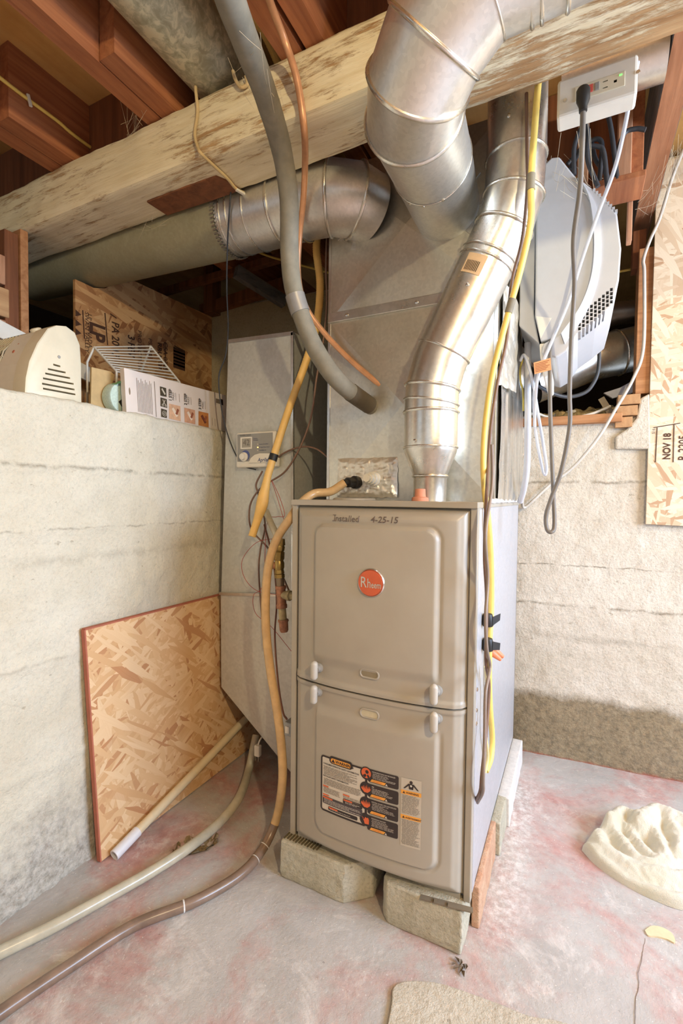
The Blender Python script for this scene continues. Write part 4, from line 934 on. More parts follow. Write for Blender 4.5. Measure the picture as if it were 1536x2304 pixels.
hose('red_wire', [on_y(612, 1082, 0.2075), on_y(630, 1122, 0.2045), on_y(640, 1160, 0.1985), on_y(622, 1163, 0.2025), on_y(600, 1180, 0.2045), on_y(592, 1312, 0.2075), on_y(570, 1340, 0.2075), on_y(575, 1380, 0.2075), on_y(610, 1410, 0.2025), on_y(655, 1465, 0.1685)], 0.0009, M_REDW, 'hair-thin red wire with a small kink below the control box', 'wire', 5)
# gas flex connector
q = resample(smooth([on_y(598, 1150, 0.20), on_y(608, 1175, 0.17), on_y(620, 1200, 0.14), on_y(630, 1222, 0.12)], 20), 0.0022)
tag(build(MB().tube(q, [0.0095*(1.08 if i % 2 else 0.90) for i in range(len(q))], 14), 'gas_connector', plain('coated flex steel', (206, 198, 176), 0.45, 0.3), sm=80), 'short ribbed cream flexible connector behind the amber tube', 'connector')
# gas fittings stack: lathe sections top to bottom
gf = thing('gas_fitting', 'stack of brass and rusty iron gas fittings beside the furnace', 'pipe fitting', on_y(640, 1425, 0.11))
GY = 0.11
def sect(p0, p1, prof, name, mat, n=8, lab=None):
    a = on_y(*p0, GY); b = on_y(*p1, GY); L = (b-a).length
    return build(MB().lathe(a, b-a, [(h*L, r) for h, r in prof], n), name, mat, gf, sm=30, label=lab)
sect((632, 1212), (631, 1226), [(0, 0.011), (1, 0.0135)], 'hex_nut', M_BRASS, 6)
sect((631, 1226), (629, 1240), [(0, 0.0105), (0.3, 0.013), (0.8, 0.013), (1, 0.0105)], 'hex_nut', M_BRASS, 6)
sect((629, 1240), (628, 1262), [(0, 0.010), (0.1, 0.0145), (0.8, 0.0145), (1, 0.011)], 'brass_union', M_BRASS, 8)
sect((628, 1260), (628, 1284), [(0, 0.011), (0.25, 0.0145), (0.7, 0.0145), (1, 0.011)], 'valve_body', M_BRASS, 20, 'brass shut-off valve body')
p = on_y(628, 1272, GY); build(MB().lathe(p, (-0.9, -0.4, 0), [(0, 0.009), (0.016, 0.010), (0.020, 0.0125), (0.026, 0.0125)], 14), 'valve_stem', M_RUSTP, gf, sm=40)
sect((628, 1282), (629, 1300), [(0, 0.013), (0.45, 0.0145), (0.5, 0.012), (0.55, 0.0145), (1, 0.0145)], 'hex_nut', M_BRASS, 6)
sect((629, 1298), (631, 1322), [(0, 0.0115), (1, 0.0115)], 'nipple', plain('grey iron', (140, 122, 100), 0.6, 0.3), 18)
te = sect((631, 1318), (634, 1368), [(0, 0.015), (0.12, 0.0155), (0.18, 0.0135), (0.8, 0.0135), (0.86, 0.0155), (1, 0.015)], 'iron_tee', M_RUSTP, 20, 'rusty pink iron tee')
p = on_y(633, 1338, GY); build(MB().lathe(p, (1, 0.0, 0), [(0, 0.012), (0.020, 0.012), (0.021, 0.015), (0.030, 0.015), (0.031, 0.0115), (0.075, 0.0115)], 18), 'branch_nipple', M_TAN, gf, sm=35)
sect((634, 1366), (637, 1398), [(0, 0.011), (1, 0.011)], 'nipple', M_TAN, 18)
sect((637, 1394), (639, 1422), [(0, 0.0150), (0.15, 0.0155), (0.2, 0.0135), (0.85, 0.0125), (1, 0.010)], 'drip_cap', M_RUSTP, 18, 'rusty drip-leg cap')
# wires down the right flank of the furnace
SXf = FW+0.012
YB = [on_y(1214, 150, 0.05), on_y(1207, 230, 0.045), on_y(1200, 320, 0.035), on_y(1194, 410, 0.03), on_y(1193, 500, 0.035), on_y(1172, 600, 0.045), on_y(1150, 680, 0.05), on_y(1128, 760, 0.055), on_y(1106, 850, 0.06), on_y(1092, 950, 0.065), on_y(1087, 1030, 0.065), on_y(1090, 1105, 0.06), on_x(1098, 1170, SXf), on_x(1104, 1260, SXf), on_x(1105, 1360, SXf), on_x(1101, 1440, SXf), on_x(1100, 1520, SXf), on_x(1102, 1590, SXf), on_x(1107, 1660, SXf), on_x(1104, 1705, SXf), on_x(1093, 1735, SXf-0.006)]
yc = thing('yellow_power_cable', 'yellow power cable taped along the flue and down the furnace flank', 'cable', (0.47, 0.08, 0.3))
yp = smooth(YB, 10); build(MB().tube(yp, 0.0068, 10), 'cable', M_YEL, yc, sm=70)
for (px_, py_, yy) in ((1194, 412, 0.03), (1146, 690, 0.05)):
    a = on_y(px_, py_, yy); k = min(range(len(yp)), key=lambda i: (yp[i]-a).length); build(MB().tube(yp[k-2:k+3], 0.0082, 10), 'grey_tape', M_FOAM, yc, sm=60)
for (py_, nm) in ((1395, 'black_tape'), (1450, 'black_tape')):
    a = on_x(1097, py_, SXf); mb = MB().lathe(a-Vector((0, 0, 0.014)), (0, 0, 1), [(0, 0.011), (0.004, 0.013), (0.022, 0.012), (0.028, 0.010)], 12)
    f1 = Vector((a.x+0.012, a.y-0.002, a.z)); mb.prism([f1+Vector((0, -0.004, -0.010)), f1+Vector((0.013, 0.012, -0.004-(0.008 if py_ > 1400 else -0.004))), f1+Vector((0.014, 0.012, 0.012-(0.008 if py_ > 1400 else -0.004))), f1+Vector((0, -0.004, 0.010))], (0.0, 0.0012, 0.0))
    build(mb, nm, M_BLACK, yc, sm=30, label='flap of black tape around the wires')
hose('x', [on_x(1092, 1500, SXf+0.002), on_x(1095, 1560, SXf+0.002), on_x(1092, 1640, SXf), on_x(1097, 1700, SXf), on_x(1091, 1738, SXf-0.004)], 0.0035, plain('cream conductor', (224, 206, 150), 0.5), None, None, 8, parent=yc)
bpy.data.objects['x'].name = 'cream_conductor'
a = on_x(1112, 1478, SXf+0.010)
for dy in (0, 1):
    b = a+Vector((0.002+0.004*dy, 0.010*dy, 0.004*dy)); build(MB().lathe(b-Vector((0.010, 0.004, -0.012)), (0.7, 0.35, -0.6), [(0, 0.0075), (0.004, 0.0085), (0.018, 0.0065), (0.030, 0.0045), (0.031, 0.002)], 10), 'wire_nut', M_ORANGE, yc, sm=40, label='orange twist-on wire connector')
SB1, SB2 = SXf+0.0115, SXf+0.019
bwp = [on_y(1184, 210, 0.052), on_y(1185, 330, 0.046), on_y(1186, 420, 0.046), on_y(1174, 540, 0.056), on_y(1150, 640, 0.060), on_y(1140, 760, 0.070), on_y(1119, 860, 0.075), on_y(1104, 960, 0.080), on_y(1098, 1040, 0.080), on_x(1093, 1140, SB1), on_x(1090, 1250, SB1), on_x(1094, 1330, SB1), on_x(1094, 1395, SB1), on_x(1093, 1460, SB1), on_x(1094, 1500, SB1), on_x(1100, 1545, SB1), on_x(1094, 1640, SB1), on_x(1084, 1740, SB1), on_x(1080, 1780, SB1-0.006), on_x(1070, 1800, SXf-0.010)]
hose('flank_wire', bwp, 0.0036, M_BROWNW, 'brown wire twined with the yellow cable down the furnace flank', 'wire', 8)
bwp = [on_x(1106, 1000, SB2), on_x(1107, 1090, SB2), on_x(1092, 1200, SB2), on_x(1097, 1300, SB2), on_x(1092, 1390, SB2), on_x(1095, 1460, SB2), on_x(1102, 1500, SB2), on_x(1092, 1560, SB2), on_x(1090, 1650, SB2), on_x(1087, 1750, SB2), on_x(1086, 1782, SB2-0.006), on_x(1074, 1806, SXf-0.010)]
hose('flank_wire', bwp, 0.0034, plain('grey-brown wire', (140, 124, 112), 0.5), 'grey-brown wire crossing over the brown wire low on the furnace flank', 'wire', 8)

# ---------------------------------------------------------------- humidifier on the plenum flank
HY0, HY1 = 0.36, 0.74
hu = thing('humidifier', 'large white whole-house humidifier hung on the plenum flank', 'humidifier', (0.58, 0.55, 1.36))
H = lambda px_, py_: on_y(px_, py_, HY0)
def hpoly(L, y): return [(p.x, y, p.z) for p in [H(*q) for q in L]]
def prism_y(L, y0, y1, name, mat, par=hu, bev=0.004, lab=None): return build(MB().prism(hpoly(L, y0), (0, y1-y0, 0)), name, mat, par, bev=bev, label=lab)
prism_y([(1172, 430), (1207, 420), (1200, 700), (1213, 772), (1166, 730)], HY0+0.012, HY1, 'mounting_base', plain('grey mounting base', (176, 176, 176), 0.45, var=0.02))
sh = prism_y([(1206, 420), (1222, 372), (1240, 354), (1258, 352), (1300, 404), (1338, 470), (1347, 560), (1340, 630), (1308, 705), (1262, 758), (1216, 768), (1203, 712)], HY0, HY1, 'shell', M_LGREY, lab='pale grey side shell')
build(MB().prism(hpoly([(1206, 712), (1240, 716), (1216, 762)], HY0-0.002), (0, 0.003, 0)), 'shell_chamfer', M_WHITE, sh)
mb = MB()
curve = smooth([H(1300, 398), H(1326, 452), H(1336, 540), H(1330, 620), H(1305, 690), H(1262, 752)], 6)
c2 = smooth([H(1306, 406), H(1342, 470), H(1352, 550), H(1345, 630), H(1318, 705), H(1270, 775)], 6)
n = len(curve); mb.add([(p.x, HY0-0.008, p.z) for p in curve]+[(p.x, HY0-0.008, p.z) for p in c2]+[(p.x, HY0+0.01, p.z) for p in curve]+[(p.x, HY0+0.01, p.z) for p in c2],
    [f for i in range(n-1) for f in ((i, i+1, n+i+1, n+i), (2*n+i, 2*n+i+1, i+1, i), (3*n+i, 3*n+i+1, n+i+1, n+i), (2*n+i, 2*n+i+1, 3*n+i+1, 3*n+i))])
build(mb, 'cover_rib', plain('bluish white plastic rib', (222, 226, 234), 0.35, var=0.02), hu, sm=40)
cv = prism_y([(1296, 398), (1330, 424), (1360, 448), (1388, 484), (1397, 560), (1392, 630), (1376, 690), (1340, 722), (1300, 752), (1275, 790), (1250, 806), (1218, 796), (1222, 774), (1262, 752), (1305, 690), (1330, 620), (1336, 540), (1326, 452)], HY0-0.004, HY1-0.01, 'front_cover', M_LGREY, lab='rounded front cover with vent slots')
# vent slots: columns of real dark slots stepping along the lower edge
vc = MB()
for c_ in range(9):
    for r_ in range(6):
        px_ = 1303+c_*9.0; top = 712-c_*7.6; py_ = top+r_*9.2
        lim = 757-c_*9.0+(8 if c_ < 4 else 0)
        if py_+7 < lim+8 and r_ < 6-max(0, c_-6)*0:
            p = on_y(px_, py_, HY0-0.004); vc.box((p.x-0.0030, HY0-0.012, p.z-0.0040), (p.x+0.0030, HY0+0.060, p.z+0.0040))
carve(cv, vc)
for k in range(9):
    a = H(1335+k*6.2, 430+k*5.9); build(MB().box((a.x-0.002, HY0-0.0045, a.z-0.002), (a.x+0.004, HY1-0.02, a.z+0.004)), 'cover_rib_tooth', M_LGREY, cv)
prism_y([(1212, 770), (1236, 768), (1236, 842), (1222, 850), (1214, 800)], HY0+0.01, HY1-0.1, 'drain_pan', M_WHITE)
# foil gasket between plenum and humidifier
def gasket(u, v):
    a = Vector((PX1+0.004, 0.235+0.02*math.sin(v*5), 1.53-0.28*v)); b = Vector((0.485, HY0+0.015, 1.50-0.24*v)); p = a.lerp(b, u)
    q = p*35; return p+Vector((0.006*noise.noise(q), 0.006*noise.noise(q+Vector((9, 0, 0))), 0.004*noise.noise(q+Vector((0, 9, 0)))))*(1 if 0 < u < 1 else 0.5)
build(MB().grid(gasket, lin(0, 1, 22), lin(0, 1, 34)), 'foil_gasket', M_FOIL, hu, sm=25, label='torn crumpled foil joining it to the plenum')
# drain pipe, clear tubes, grey cord, orange tag
hose('humidifier_drain', [on_y(1187, 772, 0.45), on_y(1187, 860, 0.45), on_y(1187, 960, 0.46), on_y(1185, 1050, 0.5), on_y(1178, 1100, 0.55), on_y(1170, 1128, 0.6)], 0.0095, plain('milky drain pipe', (206, 204, 204), 0.3, var=0.04), 'milky white drain pipe dropping from the humidifier bottom', 'pipe', 14)
hose('clear_tube', [on_y(1170, 812, 0.42), on_y(1180, 800, 0.41), on_y(1196, 850, 0.40), on_y(1210, 930, 0.40), on_y(1222, 1000, 0.40), on_y(1229, 1050, 0.40), on_y(1226, 1068, 0.40), on_y(1219, 1050, 0.40), on_y(1206, 980, 0.40), on_y(1200, 900, 0.42), on_y(1206, 830, 0.43)], 0.0042, M_CLEAR, 'clear thin tube looping below the humidifier', 'tube', 8)
hose('clear_tube', [on_y(1434, 140, 0.112), on_y(1419, 210, 0.116), on_y(1404, 290, 0.15), on_y(1382, 380, 0.2), on_y(1345, 480, 0.26), on_y(1310, 580, 0.30), on_y(1278, 680, 0.32), on_y(1240, 770, 0.33), on_y(1212, 840, 0.34), on_y(1204, 900, 0.36), on_y(1202, 960, 0.38)], 0.0042, M_CLEAR, 'clear tube slanting down in front of the humidifier from beside the outlet box', 'tube', 8)
hose('yellow_loop_wire', [on_y(1176, 808, 0.46), on_y(1170, 830, 0.45), on_y(1171, 860, 0.45), on_y(1176, 880, 0.45), on_y(1177, 925, 0.46)], 0.0028, plain('dull yellow wire', (196, 180, 92), 0.5), 'small dull yellow wire loop under the foil', 'wire', 8)
# white outlet box with surge strip
OY = 0.052
ob = thing('outlet_box', 'white wall-plate outlet strip hanging behind the beam', 'outlet', on_y(1340, 250, OY))
quad = [on_y(1254, 186, OY), on_y(1436, 126, OY), on_y(1421, 216, OY), on_y(1259, 266, OY)]
zc0, zc1 = quad[3].z, quad[0].z; xa, xb = quad[0].x, quad[1].x
plate_ = build(MB().box((xa, OY, 1.738), (xb, OY+0.045, 1.812)), 'plate', M_WHITE, ob, bev=0.005)
p = on_y(1345, 205, OY); oz = 1.772
st_ = build(MB().box((p.x-0.041, OY-0.002, oz-0.014), (p.x+0.045, OY+0.004, oz+0.014)), 'outlet_face', M_CREAMP, ob, bev=0.001)
for (dx, mt) in ((-0.013, plain('red button', (214, 92, 80), 0.4)), (-0.002, M_MGREY)): build(MB().box((p.x+dx-0.004, OY-0.0045, oz-0.006), (p.x+dx+0.004, OY-0.001, oz+0.008)), 'button', mt, st_, bev=0.0008)
sc_ = MB()
for (dx, dz, w_, h_) in ((0.012, 0.006, 0.0042, 0.0011), (0.012, -0.006, 0.0042, 0.0011), (0.029, 0.0, 0.0026, 0.0028), (-0.030, 0.006, 0.0042, 0.0011), (-0.030, -0.006, 0.0042, 0.0011)):
    sc_.box((p.x+dx-w_, OY-0.004, oz+dz-h_), (p.x+dx+w_, OY+0.025, oz+dz+h_))
carve(st_, sc_); carve(plate_, sc_)
gl = NT('green pilot light'); gl.out(srgb(120, 230, 110), 0.4); gl.b.inputs['Emission Color'].default_value = srgb(120, 240, 110); gl.b.inputs['Emission Strength'].default_value = 1.5
build(MB().box((p.x+0.035, OY-0.003, oz+0.0065), (p.x+0.040, OY-0.001, oz+0.0090)), 'pilot_light', gl.m, st_)
for (dx, dz) in ((-0.058, -0.004), (0.066, 0.004)): build(MB().lathe((p.x+dx, OY, oz+dz), (0, -1, 0), [(0, 0.004), (0.0015, 0.0035)], 10), 'plate_screw', M_SILVER, ob, sm=40)
# plug and long grey-black cord with a U loop, up to the humidifier
pc = thing('hanging_cord', 'dark plug with long grey power cord hanging in a loop past the humidifier', 'cord', on_y(1235, 1200, 0.30))
p = on_y(1311, 222, OY-0.01)
build(MB().lathe((p.x, OY-0.020, p.z+0.012), (0.02, 0, -1), [(0, 0.010), (0.004, 0.0125), (0.022, 0.0125), (0.034, 0.008), (0.044, 0.0075), (0.045, 0.005)], 14), 'plug', M_BLACK, pc, sm=40)
cp = [Vector((p.x+0.0008, OY-0.020, p.z-0.026)), on_y(1309, 330, 0.05), on_y(1304, 430, 0.10), on_y(1290, 540, 0.16), on_y(1292, 640, 0.22), on_y(1285, 760, 0.26), on_y(1281, 880, 0.28), on_y(1281, 960, 0.29), on_y(1262, 1060, 0.30), on_y(1240, 1120, 0.30), on_y(1228, 1160, 0.30), on_y(1230, 1190, 0.30), on_y(1240, 1197, 0.30), on_y(1247, 1180, 0.31), on_y(1244, 1100, 0.325), on_y(1240, 1000, 0.335), on_y(1237, 900, 0.343), on_y(1237, 800, 0.350), on_y(1238, 766, 0.362)]
build(MB().tube(smooth(cp, 10), 0.0052, 12), 'cord', M_GREYC, pc, sm=70)
tg = [on_y(1200, 816, 0.322), on_y(1238, 805, 0.322), on_y(1240, 832, 0.322), on_y(1202, 842, 0.322)]
tgo = tag(build(MB().prism(tg, (0, 0.001, 0)), 'warning_tag', plain('orange paper tag', (236, 166, 116), 0.7)), 'orange paper tag hanging on the cord below the humidifier', 'tag')
mb = MB(); u_ = tg[1]-tg[0]; v_ = tg[3]-tg[0]
for i in range(6): a = tg[0]+u_*0.07+v_*(0.15+0.13*i); b = tg[0]+u_*(0.92-0.1*(i % 3))+v_*(0.15+0.13*i); mb.add([a+Vector((0, -0.0006, 0)), b+Vector((0, -0.0006, 0)), b+v_*0.05+Vector((0, -0.0006, 0)), a+v_*0.05+Vector((0, -0.0006, 0))], [(0, 1, 2, 3)])
build(mb, 'tag_print', plain('brown tag print', (150, 96, 60), 0.7), tgo)
# white romex along the strand board edge and down to the furnace
hose('white_cable', [on_bw(1538, 336, 0.07), on_bw(1512, 400, 0.05), on_bw(1484, 490, 0.05), on_bw(1462, 540, 0.05), on_bw(1447, 585, 0.05), on_bw(1449, 620, 0.05), on_bw(1447, 780, 0.03), on_bw(1425, 850, 0.03), on_bw(1385, 920, 0.045), on_bw(1345, 985, 0.052), on_bw(1290, 1050, 0.03), on_bw(1240, 1088, 0.02), on_bw(1200, 1125, 0.02), on_bw(1178, 1142, 0.02), Vector((0.466, 0.79, 0.966))], 0.0052, plain('white cable jacket', (204, 196, 184), 0.5, var=0.05), 'white flat cable running from the strand board edge down to the furnace corner', 'cable', 10)
hose('white_cable', [on_bw(1168, 945, -0.02), on_bw(1200, 930, 0.0), on_bw(1230, 938, 0.0), on_bw(1270, 943, 0.0), on_bw(1320, 934, -0.01), on_bw(1350, 924, -0.03), on_bw(1372, 914, -0.05)], 0.0050, M_WHITE, 'white cable lying on the sill in front of the loose insulation', 'cable', 10)
hose('black_loop_cable', [on_y(1332, 700, 0.79), on_y(1346, 760, 0.79), on_y(1346, 830, 0.79), on_y(1331, 868, 0.79), on_y(1310, 886, 0.785), on_y(1275, 893, 0.77), on_y(1240, 884, 0.74), on_y(1206, 866, 0.69)], 0.0062, M_BLKC, 'dark stiff cable curving below the humidifier in the opening', 'cable', 10)
# dark cables bunched above the humidifier
LC = 'dark cables bunched above the humidifier'
for i, L in enumerate(([(1291, 394), (1292, 330), (1312, 280), (1322, 300), (1322, 360), (1345, 420)], [(1282, 380), (1310, 335), (1345, 330), (1358, 345), (1366, 420)], [(1357, 262), (1365, 255), (1374, 290), (1382, 350), (1388, 404)], [(1386, 345), (1405, 300), (1430, 290), (1452, 292)], [(1276, 370), (1320, 322), (1352, 318), (1350, 380), (1347, 416)], [(1330, 320), (1340, 360), (1362, 390), (1370, 410)])):
    hose('dark_cable', [on_y(*q, 0.372+0.0128*i) for q in L], 0.0058, M_BLKC, ['dark cable rising and dropping back behind the plug cord', 'dark cable arching over towards the wooden shelf', 'dark cable with a hooked end beside the pinkish stud', 'dark cable bending off behind the grey-sided joist', 'dark cable in the lower arch of the bunch', 'short dark cable crossing the bunch'][i], 'cable', 8, group=LC)

# ---------------------------------------------------------------- crawlspace opening
OPG = 'framing around the opening'
def bbx(name, px0, py0, px1, py1, y0, y1, mat, label, cat, bev=0.002):
    a, b = on_y(px0, py0, y0), on_y(px1, py1, y0)
    return tag(build(MB().box((min(a.x, b.x), y0, min(a.z, b.z)), (max(a.x, b.x), y1, max(a.z, b.z))), name, mat, bev=bev), label, 'board' if cat is None else cat)
bbx('wall_stud', 1438, 560, 1462, 884, 0.905, 0.99, M_SILL, 'orange-brown stud edging the dark opening beside the strand board', 'stud')
a, b = on_y(1160, 976, 0.868), on_y(1402, 944, 0.868)
mb = MB().box((a.x, 0.870, 1.238), (0.775, 0.955, 1.268)); tag(build(mb, 'sill_plate', M_SILL, bev=0.002), 'orange wooden sill plate along the bottom of the opening', 'sill')
for i, (q0, q1, yy) in enumerate((((1390, 889), (1440, 911), 0.888), ((1387, 914), (1434, 936), 0.886), ((1384, 939), (1422, 962), 0.884))):
    tag(build(MB().box((on_y(*q0, yy).x, yy, on_y(q0[0], q1[1], yy).z), (on_y(*q1, yy).x, yy+0.07, on_y(*q0, yy).z)), 'wood_block', M_LATH, bev=0.0015), ['top lath block stacked at the corner of the opening', 'middle lath block stacked at the corner of the opening', 'bottom lath block stacked at the corner of the opening'][i], 'wood block', 'lath blocks')
# broken concrete shoulder beside the blocks
pp = [on_y(*q, 0.89) for q in ((1462, 884), (1440, 896), (1436, 920), (1432, 940), (1410, 965), (1384, 982), (1384, 1010), (1465, 1010))]
build(MB().prism([(p.x, 0.892, p.z) for p in pp], (0, 0.05, 0)), 'concrete_shoulder', M_WALL_B, WB, bev=0.006)
# loose insulation and rubble in the hole
def ins(x, y):
    p = Vector((x, y, 0)); return (x, y, 1.256+0.34*max(0, y-0.955)-0.30*max(0, y-1.12)+0.030*abs(fb(p, 9))+0.014*fb(p, 30)+0.03*(x-0.45))
o = build(MB().grid(ins, lin(0.44, 0.86, 70), lin(0.957, 1.42, 60)), 'loose_insulation', M_INSUL, sm=40); tag(o, 'crumbly yellow loose-fill insulation heaped in the wall opening', 'insulation'); o['kind'] = 'stuff'
rr = random.Random(4)
for i in range(10):
    x, y = rr.uniform(0.55, 0.76), rr.uniform(0.985, 1.07); z = ins(x, y)[2]; s = rr.uniform(0.010, 0.022); mb = MB()
    pts_ = [Vector((math.cos(R(60*k)+rr.uniform(-.3, .3)), math.sin(R(60*k)+rr.uniform(-.3, .3)), 0))*s*rr.uniform(0.7, 1.2) for k in range(6)]
    mb.add([Vector((x, y, z-0.006))+q for q in pts_]+[Vector((x+rr.uniform(-.005, .005), y, z+s*0.55))+q*0.6 for q in pts_], [tuple(range(6))[::-1], tuple(range(6, 12))]+[(k, (k+1) % 6, 6+(k+1) % 6, 6+k) for k in range(6)])
    tag(build(mb, 'plaster_chunk', M_LWHITE if i % 2 else plain('tan rubble', (176, 150, 104), 0.95)), ('pale' if i % 2 else 'tan')+' chunk of plaster rubble on the loose insulation', 'rubble', 'plaster rubble in the opening '+('pale' if i % 2 else 'tan'))
a = on_y(1352, 896, 1.00); b = on_y(1373, 930, 0.972); tag(build(MB().bar(a, b, 0.022, 0.006, (0, 1, 0.2)), 'lath_scrap', plain('grey lath', (168, 152, 128), 0.9), bev=0.001), 'grey lath scrap leaning on the insulation', 'wood scrap')
pp = [on_y(*q, 0.99) for q in ((1358, 884), (1395, 872), (1442, 846), (1442, 872), (1420, 884), (1378, 896))]
tag(build(MB().prism(pp, (0, 0.03, 0.003)), 'torn_paper', plain('torn white paper', (196, 196, 202), 0.8)), 'torn white sheet lying inside the opening near the stud', 'paper')
# round pipe and ribbed flexible duct inside
mb, rg = duct([on_y(1195, 862, 0.99), on_y(1330, 808, 1.075), on_y(1520, 762, 1.20)], 0.084, 32)
o = tag(build(mb, 'crawlspace_pipe', M_GALV_S, sm=40), 'galvanised round pipe lying inside the dark opening', 'duct')
bands(o, [ring_at(on_y(1330, 808, 1.075).lerp(on_y(1520, 762, 1.20), 0.30), Vector(on_y(1520, 762, 1.20)-on_y(1330, 808, 1.075)), 0.085, 32)], 0.004)
q = resample(smooth([on_y(1285, 738, 1.02), on_y(1340, 716, 1.09), on_y(1400, 704, 1.17), on_y(1480, 696, 1.28)], 16), 0.006)
tag(build(MB().tube(q, [0.042*(1.06 if i % 2 else 0.92) for i in range(len(q))], 24), 'flexible_duct', plain('dark aluminium flex', (120, 112, 102), 0.35, 0.7), sm=80), 'ribbed dark flexible duct above the pipe in the opening', 'duct')
# framing above the humidifier
bbx('wall_stud', 1392, 232, 1419, 412, 0.455, 0.497, M_STUD, 'pinkish stud rising behind the slanting clear tube', 'stud')
bbx('wall_stud', 1301, 250, 1322, 424, 0.455, 0.497, M_STUD, 'pinkish stud behind the hanging power cord', 'stud')
fx0, fx1 = on_y(1226, 330, 0.50).x, on_y(1425, 330, 0.50).x
tag(build(MB().prism([(fx0, 0.50, 1.892), (0.632, 0.50, 1.892), (0.662, 0.50, 1.825), (fx1, 0.50, 1.825), (fx1, 0.50, 2.133), (fx0, 0.50, 2.133)], (0, 0.015, 0)), 'framing_board', M_BROWN, bev=0.002), 'wide brown board closing the wall above the humidifier', 'board')
bbx('framing_board', 1419, 205, 1446, 405, 0.47, 0.498, M_JOIST, 'red-brown upright board beside the pinkish stud', 'board')
tag(build(MB().box((0.660, 0.393, 1.7765), (0.776, 0.498, 1.793)), 'framing_ledge', M_JOIST, bev=0.002), 'narrow wooden ledge carrying the bunched dark cables', 'board')
bbx('framing_board', 1413, 432, 1421, 540, 0.50, 0.53, M_STUD, 'thin batten below the wooden ledge', 'board')
bbx('framing_board', 1424, 520, 1452, 600, 0.93, 0.99, M_BROWN, 'brown board under the end of the grey-sided joist', 'board')
tag(build(MB().box((0.335, 0.400, PZ1), (0.43, 0.415, 1.972)), 'framing_board', plain('grey board', (150, 136, 120), 0.8), bev=0.002), 'grey board standing on the plenum behind the flue', 'board')
tag(build(MB().box((0.345, 0.475, PZ1), (0.405, 0.49, 2.10)), 'white_trim', M_WHITE, bev=0.002), 'white trim piece glimpsed between the elbow duct and the flue', 'trim')
tag(build(MB().box((0.375, 0.425, PZ1), (0.42, 0.465, 2.015)), 'red_box', plain('red carton', (190, 66, 40), 0.6), bev=0.002), 'small red carton behind the flue', 'box')
hose('yellow_cable_far', [on_y(1380, 614, 0.96), on_y(1450, 600, 1.02)], 0.004, M_YEL, 'short yellow cable crossing the dark opening behind the humidifier', 'cable', 8)
# pale strand board on the back wall
osr = thing('strand_board', 'pale strand board fixed on the back wall above the concrete, with date stamp', 'board', on_bw(1536, 1190))
def bwp_(px_, py_, off): return on_bw(px_, py_, off)
a = on_bw(1466, 560, 0.022); b = on_bw(1458, 1170, 0.022); xl = (a.x+b.x)/2
mb = MB()
def bwpt(x, z, off): return (x, bw_y(x)-off, z)
c4 = [bwpt(xl, 0.885, 0.022), bwpt(1.50, 0.868, 0.022), bwpt(1.50, 2.10, 0.022), bwpt(xl-0.0, 2.10, 0.022)]
mb.prism(c4, (0, 0.014, 0)); build(mb, 'board', M_OSB_R, osr, bev=0.001)
def bw_text(body, size, px_, py_, rot, mat, par, bold=0.0, sx=1.0):
    p = on_bw(px_, py_, 0.0235); X_ = Vector((1, 0.083, 0)).normalized(); Z_ = Vector((0, 0, 1))
    r_, u_ = (Z_, -X_) if rot else (X_, Z_)
    return build(text_mb(body, size, p, r_, u_, None, 'LEFT', bold, sx), 'printed_stamp', mat, par)
bw_text('NOV 18', 0.030, 1507, 1034, True, M_INKB, osr, 0.0008, 0.85); bw_text('R-2205', 0.036, 1545, 1036, True, M_INKB, osr, 0.0003, 0.8)
bw_text('516', 0.012, 1473, 976, True, M_INKB, osr)
fm = MB()
for (q0, q1) in (((1470, 962), (1530, 952)), ((1478, 962), (1474, 1040)), ((1516, 955), (1514, 1040))):
    fm.bar(on_bw(*q0, 0.0235), on_bw(*q1, 0.0235), 0.0025, 0.001, (0.08, -1, 0))
build(fm, 'stamp_frame', M_INKB, osr)

# ---------------------------------------------------------------- left: boards and shelf
so = thing('strand_board', 'bright strand board leaning against the left wall with red painted edges', 'board', (-0.46, 0.1, 0))
SB = [(-0.452, -0.214, 0.004), (-0.452, 0.52, 0.004), (-0.484, 0.52, 0.612), (-0.480, -0.235, 0.618)]
build(MB().prism(SB, (-0.012, 0, 0)), 'board', M_OSB_L, so)
e0, e1, e2, e3 = [Vector(v) for v in SB]
build(MB().bar(e0+Vector((-0.006, -0.0008, 0)), e3+Vector((-0.006, -0.0008, 0)), 0.0135, 0.004, (0, 1, 0)), 'painted_edge', M_REDEDGE, so)
build(MB().bar(e3+Vector((-0.006, 0, 0.001)), e2+Vector((-0.006, 0, 0.001)), 0.0135, 0.004), 'painted_edge', M_REDEDGE, so)
XB = -0.95
sd_ = thing('strand_board', 'brown strand board with printed grade stamps standing behind the ledge', 'board', (XB, 0.4, 1.2))
def xp(px_, py_, x=XB): return on_x(px_, py_, x)
poly = [(0.062, 1.2025), (0.752, 1.2025), (0.752, 1.826), (0.31, 1.815), (0.232, 1.812), (0.216, 1.77), (0.18, 1.735), (0.132, 1.718), (0.09, 1.720), (0.062, 1.72)]
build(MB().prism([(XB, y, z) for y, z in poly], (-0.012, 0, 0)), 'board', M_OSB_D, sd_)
def x_text(body, size, px_, py_, mat, par, bold=0.0, sx=1.0, x=XB, up=True, name='printed_stamp'):
    p = on_x(px_, py_, x+0.0012)
    return build(text_mb(body, size, p, (0, 0, -1) if up else (0, 1, 0), (0, 1, 0) if up else (0, 0, 1), None, 'LEFT', bold, sx), name, mat, par)
x_text('LP', 0.085, 203, 722, M_INKB, sd_, 0.003, 0.75); x_text('LP CANADA', 0.022, 198, 705, M_INKB, sd_); x_text('SWAN VALLEY', 0.022, 191, 700, M_INKB, sd_)
